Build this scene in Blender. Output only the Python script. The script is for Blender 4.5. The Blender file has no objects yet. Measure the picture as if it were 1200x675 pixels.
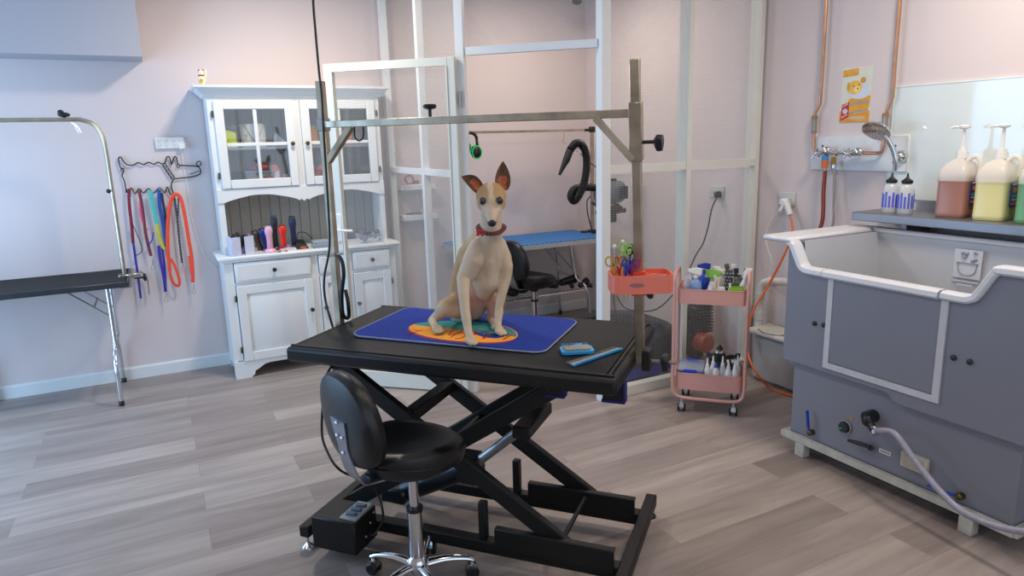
import bpy, bmesh, math, random
from mathutils import Vector, Matrix
random.seed(4)
R = math.radians
V = Vector
sc = bpy.context.scene
COL = sc.collection

# ------------------------------------------------------------------ camera
F_PX, PITCH, ROLL, YAW, EYE = 805.0, 0.2107, -0.0278, -0.4738, 1.6
_cy, _sy = math.cos(YAW), math.sin(YAW)
_ri, _f0, _u0 = V((_cy, _sy, 0)), V((-_sy, _cy, 0)), V((0, 0, 1))
CF = math.cos(PITCH) * _f0 - math.sin(PITCH) * _u0
_up = math.sin(PITCH) * _f0 + math.cos(PITCH) * _u0
CR = math.cos(ROLL) * _ri + math.sin(ROLL) * _up
CU = -math.sin(ROLL) * _ri + math.cos(ROLL) * _up
cam = bpy.data.cameras.new('camera')
co = bpy.data.objects.new('camera', cam)
COL.objects.link(co)
cam.sensor_width = 36
cam.lens = F_PX / 1200 * 36
cam.clip_start = 0.05
co.matrix_world = Matrix((( CR.x, CU.x, -CF.x, 0), (CR.y, CU.y, -CF.y, 0), (CR.z, CU.z, -CF.z, EYE), (0, 0, 0, 1)))
sc.camera = co
# survey helpers: a point of the photograph on a known plane -> metres in the room
def ray(x, y): return CR * ((x - 600) / F_PX) - CU * ((y - 337.5) / F_PX) + CF
def FL(x, y, z=0.0):
    d = ray(x, y); return V((0, 0, EYE)) + d * ((z - EYE) / d.z)
def PX(x, y, X):
    d = ray(x, y); return V((0, 0, EYE)) + d * (X / d.x)
def PY(x, y, Y):
    d = ray(x, y); return V((0, 0, EYE)) + d * (Y / d.y)
def PD(x, y, D): return V((0, 0, EYE)) + ray(x, y) * D

# ------------------------------------------------------------------ light
w = bpy.data.worlds.new('world'); sc.world = w; w.use_nodes = True
bg = w.node_tree.nodes['Background']; bg.inputs[0].default_value = (0.62, 0.76, 1.0, 1); bg.inputs[1].default_value = 1.0
def area(name, loc, rot, size, power, color, size_y=None, shape='RECTANGLE'):
    l = bpy.data.lights.new(name, 'AREA'); l.shape = shape
    l.size = size
    if size_y: l.size_y = size_y
    l.energy = power; l.color = color
    o = bpy.data.objects.new(name, l); COL.objects.link(o); o.location = loc; o.rotation_euler = rot
    return o
# daylight through the glazed opening of the left wall and the shop window behind the camera
area('window_daylight', (-1.84, 4.1, 1.2), (0, R(-90), 0), 2.2, 70, (0.33, 0.62, 1.0), 2.0)
area('shopfront_daylight', (0.6, -1.65, 1.5), (R(90), 0, 0), 4.0, 19, (0.80, 0.90, 1.0), 2.0)
LAMPS = [(0.85, 4.25, 32, .26), (2.75, 4.5, 17, .5), (2.75, 1.6, 30, .4), (0.9, 1.0, 9, .5), (-0.9, 2.2, 3, .5)]
CEIL = 2.86
for i, (x, y, p, s_) in enumerate(LAMPS):
    area('ceiling_lamp', (x, y, CEIL - 0.05), (0, 0, 0), s_, p, (1.0, 0.88, 0.76), shape='DISK')
sc.view_settings.view_transform = 'Standard'
sc.view_settings.look = 'None'
sc.view_settings.exposure = -0.16
sc.view_settings.gamma = 1.0
sc.view_settings.use_curve_mapping = False
sc.cycles.use_denoising = True
sc.cycles.max_bounces = 8
sc.cycles.transparent_max_bounces = 24
sc.cycles.caustics_reflective = False
sc.cycles.caustics_refractive = False

# ------------------------------------------------------------------ materials
def lin(h):
    h = h.lstrip('#'); c = [int(h[i:i + 2], 16) / 255 for i in (0, 2, 4)]
    return tuple((v / 12.92 if v <= 0.04045 else ((v + 0.055) / 1.055) ** 2.4) for v in c) + (1,)
def nt(name):
    m = bpy.data.materials.new(name); m.use_nodes = True
    return m, m.node_tree.nodes, m.node_tree.links
_mc = {}
def mat(hexc, rough=0.5, metal=0.0, var=0.06, scale=12.0, bump=0.0, coat=0.0, mix=1.0, spec=0.5, trans=0.0):
    key = (hexc, rough, metal, var, scale, bump, coat, mix, spec, trans)
    if key in _mc: return _mc[key]
    m, N, L = nt('mat_%s' % hexc.lstrip('#'))
    b = N['Principled BSDF']; c = lin(hexc)
    tc = N.new('ShaderNodeTexCoord'); no = N.new('ShaderNodeTexNoise'); no.inputs['Scale'].default_value = scale; no.inputs['Detail'].default_value = 4
    L.new(tc.outputs['Object'], no.inputs['Vector'])
    cr = N.new('ShaderNodeValToRGB'); e = cr.color_ramp.elements
    e[0].position = 0.3; e[1].position = 0.7
    e[0].color = tuple(max(0, v * (1 - var)) for v in c[:3]) + (1,); e[1].color = tuple(min(1, v * (1 + var)) for v in c[:3]) + (1,)
    L.new(no.outputs['Fac'], cr.inputs[0]); L.new(cr.outputs[0], b.inputs['Base Color'])
    b.inputs['Roughness'].default_value = rough; b.inputs['Metallic'].default_value = metal
    b.inputs['Coat Weight'].default_value = coat; b.inputs['Specular IOR Level'].default_value = spec
    b.inputs['Transmission Weight'].default_value = trans
    if bump:
        bp = N.new('ShaderNodeBump'); bp.inputs['Strength'].default_value = bump; bp.inputs['Distance'].default_value = 0.01
        n2 = N.new('ShaderNodeTexNoise'); n2.inputs['Scale'].default_value = scale * 12; L.new(tc.outputs['Object'], n2.inputs['Vector'])
        L.new(n2.outputs['Fac'], bp.inputs['Height']); L.new(bp.outputs[0], b.inputs['Normal'])
    if mix < 1:
        t = N.new('ShaderNodeBsdfTransparent'); mx = N.new('ShaderNodeMixShader'); mx.inputs[0].default_value = mix
        L.new(t.outputs[0], mx.inputs[1]); L.new(b.outputs[0], mx.inputs[2]); L.new(mx.outputs[0], N['Material Output'].inputs[0])
    _mc[key] = m
    return m
def glass_pane(name, tint, refl):
    m, N, L = nt(name)
    t = N.new('ShaderNodeBsdfTransparent'); t.inputs[0].default_value = tint
    g = N.new('ShaderNodeBsdfGlossy'); g.inputs['Roughness'].default_value = 0.03
    mx = N.new('ShaderNodeMixShader'); mx.inputs[0].default_value = refl
    L.new(t.outputs[0], mx.inputs[1]); L.new(g.outputs[0], mx.inputs[2]); L.new(mx.outputs[0], N['Material Output'].inputs[0])
    return m
def grid_mesh(name, hexc, pitch, wire):
    m, N, L = nt(name)
    b = N['Principled BSDF']; b.inputs['Base Color'].default_value = lin(hexc); b.inputs['Roughness'].default_value = 0.5
    uv = N.new('ShaderNodeUVMap'); sx = N.new('ShaderNodeSeparateXYZ'); L.new(uv.outputs[0], sx.inputs[0])
    outs = []
    for k in (0, 1):
        a = N.new('ShaderNodeMath'); a.operation = 'DIVIDE'; a.inputs[1].default_value = pitch; L.new(sx.outputs[k], a.inputs[0])
        f = N.new('ShaderNodeMath'); f.operation = 'FRACT'; L.new(a.outputs[0], f.inputs[0])
        l = N.new('ShaderNodeMath'); l.operation = 'LESS_THAN'; l.inputs[1].default_value = wire / pitch; L.new(f.outputs[0], l.inputs[0])
        outs.append(l)
    mxm = N.new('ShaderNodeMath'); mxm.operation = 'MAXIMUM'; L.new(outs[0].outputs[0], mxm.inputs[0]); L.new(outs[1].outputs[0], mxm.inputs[1])
    t = N.new('ShaderNodeBsdfTransparent'); mx = N.new('ShaderNodeMixShader')
    L.new(mxm.outputs[0], mx.inputs[0]); L.new(t.outputs[0], mx.inputs[1]); L.new(b.outputs[0], mx.inputs[2]); L.new(mx.outputs[0], N['Material Output'].inputs[0])
    return m
def wall_mat(name, c1):
    m, N, L = nt(name); b = N['Principled BSDF']
    tc = N.new('ShaderNodeTexCoord'); no = N.new('ShaderNodeTexNoise'); no.inputs['Scale'].default_value = 1.3
    L.new(tc.outputs['Object'], no.inputs['Vector'])
    cr = N.new('ShaderNodeValToRGB'); c = lin(c1); e = cr.color_ramp.elements
    e[0].color = tuple(v * 0.97 for v in c[:3]) + (1,); e[1].color = tuple(min(1, v * 1.03) for v in c[:3]) + (1,)
    L.new(no.outputs['Fac'], cr.inputs[0]); L.new(cr.outputs[0], b.inputs['Base Color'])
    b.inputs['Roughness'].default_value = 0.6; b.inputs['Specular IOR Level'].default_value = 0.25
    bp = N.new('ShaderNodeBump'); bp.inputs['Strength'].default_value = 0.05; n2 = N.new('ShaderNodeTexNoise'); n2.inputs['Scale'].default_value = 220
    L.new(tc.outputs['Object'], n2.inputs['Vector']); L.new(n2.outputs['Fac'], bp.inputs['Height']); L.new(bp.outputs[0], b.inputs['Normal'])
    return m
def floor_mat():
    m, N, L = nt('vinyl_planks'); b = N['Principled BSDF']
    tc = N.new('ShaderNodeTexCoord')
    mp = N.new('ShaderNodeMapping'); mp.inputs['Location'].default_value = (0.73, 0.092, 0); L.new(tc.outputs['Object'], mp.inputs[0])
    br = N.new('ShaderNodeTexBrick'); br.offset = 0.37; br.offset_frequency = 2; br.squash = 1
    br.inputs['Scale'].default_value = 1; br.inputs['Brick Width'].default_value = 1.22; br.inputs['Row Height'].default_value = 0.182
    br.inputs['Mortar Size'].default_value = 0.0012; br.inputs['Mortar Smooth'].default_value = 0.3; br.inputs['Bias'].default_value = 0
    br.inputs['Color1'].default_value = lin('#b3a79f'); br.inputs['Color2'].default_value = lin('#8f837d'); br.inputs['Mortar'].default_value = lin('#8d867b')
    L.new(mp.outputs[0], br.inputs['Vector'])
    ms = N.new('ShaderNodeMapping'); ms.inputs['Scale'].default_value = (.8, 7.5, 1); L.new(tc.outputs['Object'], ms.inputs[0])
    # shift the grain per plank
    ad = N.new('ShaderNodeVectorMath'); ad.operation = 'ADD'; sp = N.new('ShaderNodeVectorMath'); sp.operation = 'SCALE'; sp.inputs['Scale'].default_value = 31.0
    L.new(br.outputs['Color'], sp.inputs[0]); L.new(ms.outputs[0], ad.inputs[0]); L.new(sp.outputs[0], ad.inputs[1])
    no = N.new('ShaderNodeTexNoise'); no.inputs['Scale'].default_value = 1.6; no.inputs['Detail'].default_value = 9; no.inputs['Roughness'].default_value = 0.62; no.inputs['Distortion'].default_value = 0.6
    L.new(ad.outputs[0], no.inputs['Vector'])
    cr = N.new('ShaderNodeValToRGB'); e = cr.color_ramp.elements; e[0].position = 0.3; e[1].position = 0.68
    e[0].color = (0.70, 0.68, 0.66, 1); e[1].color = (1.10, 1.10, 1.10, 1)
    L.new(no.outputs['Fac'], cr.inputs[0])
    mu = N.new('ShaderNodeMix'); mu.data_type = 'RGBA'; mu.blend_type = 'MULTIPLY'; mu.inputs[0].default_value = 1.0
    L.new(br.outputs['Color'], mu.inputs[6]); L.new(cr.outputs[0], mu.inputs[7]); L.new(mu.outputs[2], b.inputs['Base Color'])
    b.inputs['Roughness'].default_value = 0.42; b.inputs['Specular IOR Level'].default_value = 0.45
    bp = N.new('ShaderNodeBump'); bp.inputs['Strength'].default_value = 0.12; bp.inputs['Distance'].default_value = 0.004
    L.new(no.outputs['Fac'], bp.inputs['Height']); L.new(bp.outputs[0], b.inputs['Normal'])
    return m
WALL = wall_mat('wall_paint', '#dccfcc'); CEILM = wall_mat('ceiling_paint', '#e6e2e0'); SOFF = wall_mat('soffit_paint', '#b3b2b8')
WHITE = mat('#e8ebea', 0.4, var=0.02, scale=3)
CREAM = mat('#e2e2d8', 0.4, var=0.02, scale=3)
TRIM = mat('#dfe3e2', 0.45, var=0.02)
BEAD = mat('#a9a6a0', 0.6, var=0.04)
BLK = mat('#17181a', 0.42, var=0.15, scale=30)
BLKM = mat('#141414', 0.5, var=0.2, scale=40, bump=0.05, spec=.35)
RUB = mat('#1b1c1d', 0.65, var=0.2, scale=90, bump=0.25, spec=.35)
LEATH = mat('#101113', 0.36, var=0.1, scale=30, bump=0.08)
CHR = mat('#dcdee0', 0.12, 1.0, var=0.02)
STEEL = mat('#a9a7a0', 0.3, 1.0, var=0.1, scale=6)
POST = mat('#b9ae98', 0.38, 1.0, var=0.22, scale=14)
SHELFS = mat('#97979a', 0.4, .85, var=0.08, scale=5)
BRASS = mat('#6f6140', 0.4, 1.0)
COPPER = mat('#d09a78', 0.3, 1.0, var=0.12)
GREYT = mat('#868892', 0.42, var=0.03, scale=2)
RIM = mat('#d9dade', 0.35, var=0.02)
BASIN = mat('#bfc1c6', 0.4, var=0.03, scale=4)
PINK = mat('#d59c8f', 0.42, var=0.03)
CORAL = mat('#ea7a62', 0.4, var=0.02)
PLW = mat('#ece9e2', 0.4, var=0.02)
CLEAR = mat('#dde3ea', 0.15, var=0.02, mix=0.30)
CLEARW = mat('#f1ede6', 0.3, var=0.02, mix=0.62)
PANE = glass_pane('cabinet_glass', (0.93, 0.94, 0.94, 1), 0.09)
SCREEN = grid_mesh('wire_screen', '#b4b4b1', 0.010, 0.0013)
DARKMESH = grid_mesh('dark_mesh', '#3a3d44', 0.016, 0.011)

# ------------------------------------------------------------------ geometry builder
def basis(z, up=V((0, 0, 1))):
    z = z.normalized()
    if abs(z.dot(up)) > 0.98: up = V((0, 1, 0)) if abs(z.y) < 0.9 else V((1, 0, 0))
    x = up.cross(z).normalized(); y = z.cross(x)
    return x, y, z
def rot(axis, deg): return Matrix.Rotation(R(deg), 4, axis)
def T(*p): return Matrix.Translation(V(p[0]) if len(p) == 1 else V(p))
def frame(o, x, y, z): return Matrix(((x.x, y.x, z.x, o.x), (x.y, y.y, z.y, o.y), (x.z, y.z, z.z, o.z), (0, 0, 0, 1)))
def spline(pts, k=6, closed=False):
    P = [V(p) for p in pts]; n = len(P); out = []
    if n < 3 and not closed: return P
    for i in range(n if closed else n - 1):
        if closed: a, b, c, d = P[(i - 1) % n], P[i], P[(i + 1) % n], P[(i + 2) % n]
        else: a, b, c, d = P[max(i - 1, 0)], P[i], P[i + 1], P[min(i + 2, n - 1)]
        for j in range(k):
            t = j / k
            out.append(0.5 * ((2 * b) + (c - a) * t + (2 * a - 5 * b + 4 * c - d) * t * t + (3 * b - a - 3 * c + d) * t ** 3))
    if not closed: out.append(P[-1])
    return out
class G:
    def __init__(s, M=None): s.v = []; s.f = []; s.mi = []; s.uv = {}; s.M = M or Matrix(); s.m = 0
    def add(s, vs, fs):
        o = len(s.v); s.v += [s.M @ V(p) for p in vs]
        for f in fs: s.f.append([i + o for i in f]); s.mi.append(s.m)
        return s
    def box(s, c, d, rz=0, bev=0.0, M=None):
        c = V(c); hx, hy, hz = d[0] / 2, d[1] / 2, d[2] / 2
        X = (M or Matrix()) @ T(c) @ rot('Z', rz) if M is None else M @ T(c)
        b = min(bev, hx * 0.9, hy * 0.9, hz * 0.9)
        if b <= 0:
            vs = [X @ V((sx * hx, sy * hy, sz * hz)) for sz in (-1, 1) for sx, sy in ((-1, -1), (1, -1), (1, 1), (-1, 1))]
            return s.add(vs, [(3, 2, 1, 0), (4, 5, 6, 7), (0, 1, 5, 4), (1, 2, 6, 5), (2, 3, 7, 6), (3, 0, 4, 7)])
        vs = []; ix = {}
        for sx in (-1, 1):
            for sy in (-1, 1):
                for sz in (-1, 1):
                    for a in range(3):
                        p = [sx * (hx - b), sy * (hy - b), sz * (hz - b)]
                        p[a] = (sx * hx, sy * hy, sz * hz)[a]
                        ix[(sx, sy, sz, a)] = len(vs); vs.append(X @ V(p))
        fs = []
        for a in range(3):
            o1, o2 = [k for k in range(3) if k != a]
            for sg in (-1, 1):
                q = []
                for p1, p2 in ((-1, -1), (1, -1), (1, 1), (-1, 1)):
                    k = [0, 0, 0]; k[a] = sg; k[o1] = p1; k[o2] = p2; q.append(ix[(*k, a)])
                fs.append(q)
        for a in range(3):
            o1, o2 = [k for k in range(3) if k != a]
            for p1 in (-1, 1):
                for p2 in (-1, 1):
                    k = [0, 0, 0]; k[o1] = p1; k[o2] = p2
                    k[a] = -1; A = ix[(*k, o1)]; B = ix[(*k, o2)]; k[a] = 1; C = ix[(*k, o2)]; D = ix[(*k, o1)]
                    fs.append([A, B, C, D])
        for sx in (-1, 1):
            for sy in (-1, 1):
                for sz in (-1, 1): fs.append([ix[(sx, sy, sz, 0)], ix[(sx, sy, sz, 1)], ix[(sx, sy, sz, 2)]])
        return s.add(vs, fs)
    def bar(s, p, q, wd, ht, bev=0.0, up=V((0, 0, 1))):
        p, q = V(p), V(q); x, y, z = basis(q - p, up)
        return s.box((0, 0, 0), (wd, ht, (q - p).length), M=frame((p + q) / 2, x, y, z), bev=bev)
    def tube(s, pts, r, n=8, closed=False, k=0, cap=True, flat=1.0):
        P = spline(pts, k, closed) if k else [V(p) for p in pts]
        m = len(P); rs = r if isinstance(r, (list, tuple)) else None
        vs = []; fs = []; x = None
        for i, p in enumerate(P):
            if closed: t = P[(i + 1) % m] - P[(i - 1) % m]
            else: t = P[min(i + 1, m - 1)] - P[max(i - 1, 0)]
            if t.length < 1e-9: t = V((0, 0, 1))
            t.normalize()
            if x is None: x, y, _ = basis(t)
            else:
                x = x - t * x.dot(t)
                if x.length < 1e-6: x, y, _ = basis(t)
                x.normalize(); y = t.cross(x)
            if rs:
                u = i / (m - 1) * (len(rs) - 1); a = int(min(u, len(rs) - 2)); rr = rs[a] + (rs[a + 1] - rs[a]) * (u - a)
            else: rr = r
            for j in range(n):
                an = 2 * math.pi * j / n; vs.append(p + x * math.cos(an) * rr + y * math.sin(an) * rr * flat)
        for i in range(m if closed else m - 1):
            for j in range(n):
                a = i * n + j; b = i * n + (j + 1) % n; c = ((i + 1) % m) * n + (j + 1) % n; d = ((i + 1) % m) * n + j
                fs.append((a, b, c, d))
        if not closed and cap: fs.append(tuple(range(n - 1, -1, -1))); fs.append(tuple((m - 1) * n + j for j in range(n)))
        return s.add(vs, fs)
    def cyl(s, p, q, r, r2=None, n=18):
        return s.tube([p, q], [r, r if r2 is None else r2], n)
    def lathe(s, c, prof, n=24, M=None, sx=1.0, sy=1.0):
        X = (M if M is not None else Matrix()) if c is None else T(V(c)) @ (M or Matrix())
        vs = []; fs = []
        for r, z in prof:
            for j in range(n):
                a = 2 * math.pi * j / n; vs.append(X @ V((r * math.cos(a) * sx, r * math.sin(a) * sy, z)))
        m = len(prof)
        for i in range(m - 1):
            for j in range(n): fs.append((i * n + j, i * n + (j + 1) % n, (i + 1) * n + (j + 1) % n, (i + 1) * n + j))
        if prof[0][0] > 1e-5: fs.append(tuple(range(n - 1, -1, -1)))
        if prof[-1][0] > 1e-5: fs.append(tuple((m - 1) * n + j for j in range(n)))
        return s.add(vs, fs)
    def ball(s, c, r, n=14, M=None):
        rr = r if isinstance(r, (tuple, list)) else (r, r, r)
        prof = [(math.sin(math.pi * i / 10), -math.cos(math.pi * i / 10)) for i in range(11)]
        prof[0] = (1e-6, -1); prof[-1] = (1e-6, 1)
        X = T(V(c)) @ (M or Matrix()) @ Matrix.Diagonal((*rr, 1))
        return s.lathe(None, prof, n, X)
    def prism(s, poly, O, X, Y, th):
        """poly in (a,b) along X and Y from O, thickness th along X x Y"""
        O, X, Y = V(O), V(X), V(Y); Z = X.cross(Y).normalized()
        n = len(poly); a = [O + X * p[0] + Y * p[1] for p in poly]; b = [p + Z * th for p in a]
        fs = [tuple(range(n - 1, -1, -1)), tuple(range(n, 2 * n))] + [(i, (i + 1) % n, n + (i + 1) % n, n + i) for i in range(n)]
        return s.add(a + b, fs)
    def hull(s, pts):
        bm = bmesh.new()
        for p in pts: bm.verts.new(V(p))
        r = bmesh.ops.convex_hull(bm, input=bm.verts)
        bm.verts.ensure_lookup_table(); bm.verts.index_update()
        s.add([v.co.copy() for v in bm.verts], [[v.index for v in f.verts] for f in bm.faces]); bm.free()
        return s
    def quad_uv(s, a, b, c, d, uw, vh):
        o = len(s.v); s.add([a, b, c, d], [(0, 1, 2, 3)]); s.uv[len(s.f) - 1] = [(0, 0), (uw, 0), (uw, vh), (0, vh)]
        return s
WM = {}
def _tag(o, label=None, cat=None, group=None, kind=None):
    for k, v in (('label', label), ('category', cat), ('group', group), ('kind', kind)):
        if v: o[k] = v
    return o
def build(name, g, m, parent=None, local=False, smooth=38, label=None):
    me = bpy.data.meshes.new(name)
    vs = g.v
    if parent is not None and not local:
        inv = WM[parent].inverted(); vs = [inv @ p for p in vs]
    me.from_pydata([tuple(p) for p in vs], [], g.f)
    for mm in (m if isinstance(m, (list, tuple)) else [m]): me.materials.append(mm)
    for p, i in zip(me.polygons, g.mi): p.material_index = i
    if g.uv:
        u = me.uv_layers.new(name='UVMap')
        for fi, co_ in g.uv.items():
            for li, c in zip(me.polygons[fi].loop_indices, co_): u.data[li].uv = c
    bm = bmesh.new(); bm.from_mesh(me)
    if not g.uv: bmesh.ops.recalc_face_normals(bm, faces=bm.faces)
    bm.to_mesh(me); bm.free()
    if smooth:
        for p in me.polygons: p.use_smooth = True
        me.set_sharp_from_angle(angle=R(smooth))
    o = bpy.data.objects.new(name, me); COL.objects.link(o)
    if parent is not None: o.parent = parent; WM[o] = WM[parent]
    else: WM[o] = Matrix()
    if label: o['label'] = label
    return o
def thing(name, label, cat, loc=(0, 0, 0), rz=0, group=None):
    o = bpy.data.objects.new(name, None); COL.objects.link(o); o.empty_display_size = 0.05
    o.location = loc; o.rotation_euler = (0, 0, R(rz)); WM[o] = T(V(loc)) @ rot('Z', rz)
    return _tag(o, label, cat, group)
def single(name, g, m, label, cat, group=None, **k):
    """a thing made of one mesh; its origin is put at its base"""
    xs = [p.x for p in g.v]; ys = [p.y for p in g.v]; z = min(p.z for p in g.v)
    c = V(((min(xs) + max(xs)) / 2, (min(ys) + max(ys)) / 2, z))
    g.v = [p - c for p in g.v]
    o = build(name, g, m, None, True, **k); o.location = c; WM[o] = T(c)
    return _tag(o, label, cat, group)
def struct(name, g, m, **k):
    return _tag(build(name, g, m, None, True, **k), kind='structure')
def dup(root, loc, rz=None, label=None, parent=None):
    r = root.copy(); COL.objects.link(r); r.location = loc
    if rz is not None: r.rotation_euler = (0, 0, R(rz))
    if label: r['label'] = label
    WM[r] = T(V(loc)) @ rot('Z', rz or 0)
    for ch in list(root.children):
        c = ch.copy(); COL.objects.link(c); c.parent = r; WM[c] = WM[r]
        for h in ch.children:
            d = h.copy(); COL.objects.link(d); d.parent = c; WM[d] = WM[r]
    return r
# ------------------------------------------------------------------ the room
BY, RX, LX, FY = 5.45, 3.60, -1.95, -1.8
struct('floor', G().box(((LX + RX) / 2, (FY + BY) / 2, -0.05), (RX - LX + .3, BY - FY + .3, 0.1)), floor_mat(), smooth=0)
struct('ceiling', G().box(((LX + RX) / 2, (FY + BY) / 2, CEIL + 0.05), (RX - LX + .3, BY - FY + .3, 0.1)), CEILM, smooth=0)
struct('wall_back', G().box(((LX + RX) / 2, BY + 0.06, CEIL / 2), (RX - LX + .3, 0.12, CEIL)), WALL, smooth=0)
struct('wall_right', G().box((RX + 0.06, (FY + BY) / 2, CEIL / 2), (0.12, BY - FY, CEIL)), WALL, smooth=0)
g = G()   # left wall with a glazed opening y 2.8..5.15
g.box((LX - .06, 0.5, CEIL / 2), (.12, 4.6, CEIL)); g.box((LX - .06, 5.3, CEIL / 2), (.12, .3, CEIL)); g.box((LX - .06, 3.975, (2.38 + CEIL) / 2), (.12, 2.35, CEIL - 2.38))
struct('wall_left', g, WALL, smooth=0)
g = G()   # wall behind the camera with the shop window
g.box((-1.83, FY - .06, CEIL / 2), (.46, .12, CEIL)); g.box((3.2, FY - .06, CEIL / 2), (.8, .12, CEIL)); g.box((.6, FY - .06, .2), (4.4, .12, .4)); g.box((.6, FY - .06, (2.52 + CEIL) / 2), (4.4, .12, CEIL - 2.52))
struct('wall_front', g, WALL, smooth=0)
for n, (a, b) in {'window_1': ((LX - .03, 2.8), (LX - .03, 5.15)), 'window_2': ((-1.6, FY - .03), (2.8, FY - .03))}.items():
    g = G(); z0, z1 = (0.0, 2.38) if n == 'window_1' else (.4, 2.52)
    A, Bq = V((a[0], a[1], 0)), V((b[0], b[1], 0))
    for t in (0, .333, .666, 1):
        p = A.lerp(Bq, t); g.box((p.x, p.y, (z0 + z1) / 2), (.05, .05, z1 - z0))
    for z in (z0 + .025, z1 - .025): g.bar(A + V((0, 0, z)), Bq + V((0, 0, z)), .05, .05)
    struct(n, g, TRIM, smooth=0)
def base_profile(h=.09, t=.014): return [(0, 0), (t, 0), (t, h - .012), (t * .5, h), (0, h)]
struct('baseboard_back', G().prism(base_profile(), (RX, BY, 0), (0, -1, 0), (0, 0, 1), 1).add([], []), TRIM) if False else None
struct('baseboard_back', G().prism([(0, 0), (0, .09), (-.007, .09), (-.015, .078), (-.015, 0)], (LX, BY, 0), (0, 1, 0), (0, 0, 1), RX - LX), TRIM, smooth=0)
struct('baseboard_right', G().prism([(0, 0), (.015, 0), (.015, .078), (.007, .09), (0, .09)], (RX, BY - .016, 0), (-1, 0, 0), (0, 0, 1), 1.9), TRIM, smooth=0)
# bulkhead high on the back wall
struct('trim_1', G().box(((LX + .04) / 2, BY - .15, (2.19 + CEIL) / 2), (.04 - LX, .30, CEIL - 2.19)), SOFF, smooth=0)
g = G()
for (x, y, p, s_) in LAMPS: g.lathe((x, y, CEIL - .03), [(1e-5, 0), (.12, 0), (.15, .012), (.15, .03), (1e-5, .03)])
struct('trim_2', g, WHITE)
# small black dome high in the corner of the screened room
t = thing('dome_sensor', 'small black dome fitting under the ceiling above the screened room', 'sensor', tuple(PY(676, 0, 5.0)))
p = V(t.location); t.location = (p.x, p.y, p.z + .02); WM[t] = T(V(t.location))
build('dome', G().lathe(None, [(1e-5, -.06), (.03, -.052), (.042, -.03), (.042, -.02)]), BLK, t, True)
build('base', G().lathe(None, [(.042, -.022), (.055, -.02), (.058, 0)]), PLW, t, True)
build('drop_stem', G().cyl((0, 0, -.005), (0, 0, CEIL - t.location.z), .012), PLW, t, True)

# ------------------------------------------------------------------ white dresser with glazed top
CX0, CX1, CFY, CZ = .365, 1.585, 5.03, .877
HY, HX0, HX1, HTOP = 5.15, .385, 1.565, 1.955
cab = thing('glazed_dresser', 'white wooden dresser with glazed upper doors against the pink wall', 'cabinet', ((CX0 + CX1) / 2, 5.24, 0))
g = G()   # base case: sides, back, bottom, face frame
by1 = BY - .018
g.box((CX0 + .01, (CFY + .021 + by1) / 2, .48), (.02, by1 - CFY - .021, .76)); g.box((CX1 - .01, (CFY + .021 + by1) / 2, .48), (.02, by1 - CFY - .021, .76))
g.box(((CX0 + CX1) / 2, by1 - .006, .48), (CX1 - CX0 - .05, .01, .72)); g.box(((CX0 + CX1) / 2, (CFY + by1) / 2, .12), (CX1 - CX0 - .04, by1 - CFY, .02))
for x0, x1 in ((CX0, .425), (.952, 1.0), (1.2, 1.248), (1.54, CX1)): g.box(((x0 + x1) / 2, CFY + .01, .485), (x1 - x0, .02, .75))
for z0, z1 in ((.829, .859), (.668, .69), (.111, .125)): g.box(((CX0 + CX1) / 2, CFY + .0105, (z0 + z1) / 2), (CX1 - CX0 - .004, .018, z1 - z0))
build('base_case', g, WHITE, cab)
# plinth with shaped feet
W_ = CX1 - CX0
foot = [(0, 0), (.10, 0), (.125, .02), (.13, .045), (.16, .06), (.20, .085), (.24, .092), (W_ - .24, .092), (W_ - .20, .085), (W_ - .16, .06), (W_ - .13, .045), (W_ - .125, .02), (W_ - .10, 0), (W_, 0), (W_, .125), (0, .125)]
g = G().prism(foot, (CX0, CFY + .014, 0), (1, 0, 0), (0, 0, 1), .024)
for xx in (CX0, CX1 - .02): g.prism([(0, 0), (.08, 0), (.10, .06), (.30, .06), (.32, 0), (.40, 0), (.40, .125), (0, .125)], (xx + .0005, CFY + .016, 0), (0, 1, 0), (0, 0, 1), .019)
build('plinth', g, WHITE, cab)
g = G().box(((CX0 + CX1) / 2, (4.995 + by1) / 2, CZ - .013), (CX1 - CX0 + .07, by1 - 4.995, .026), bev=.008)
g.box(((CX0 + CX1) / 2, (5.01 + by1) / 2, CZ - .034), (CX1 - CX0 + .035, by1 - 5.01, .016), bev=.005)
build('countertop', g, WHITE, cab)
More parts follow.
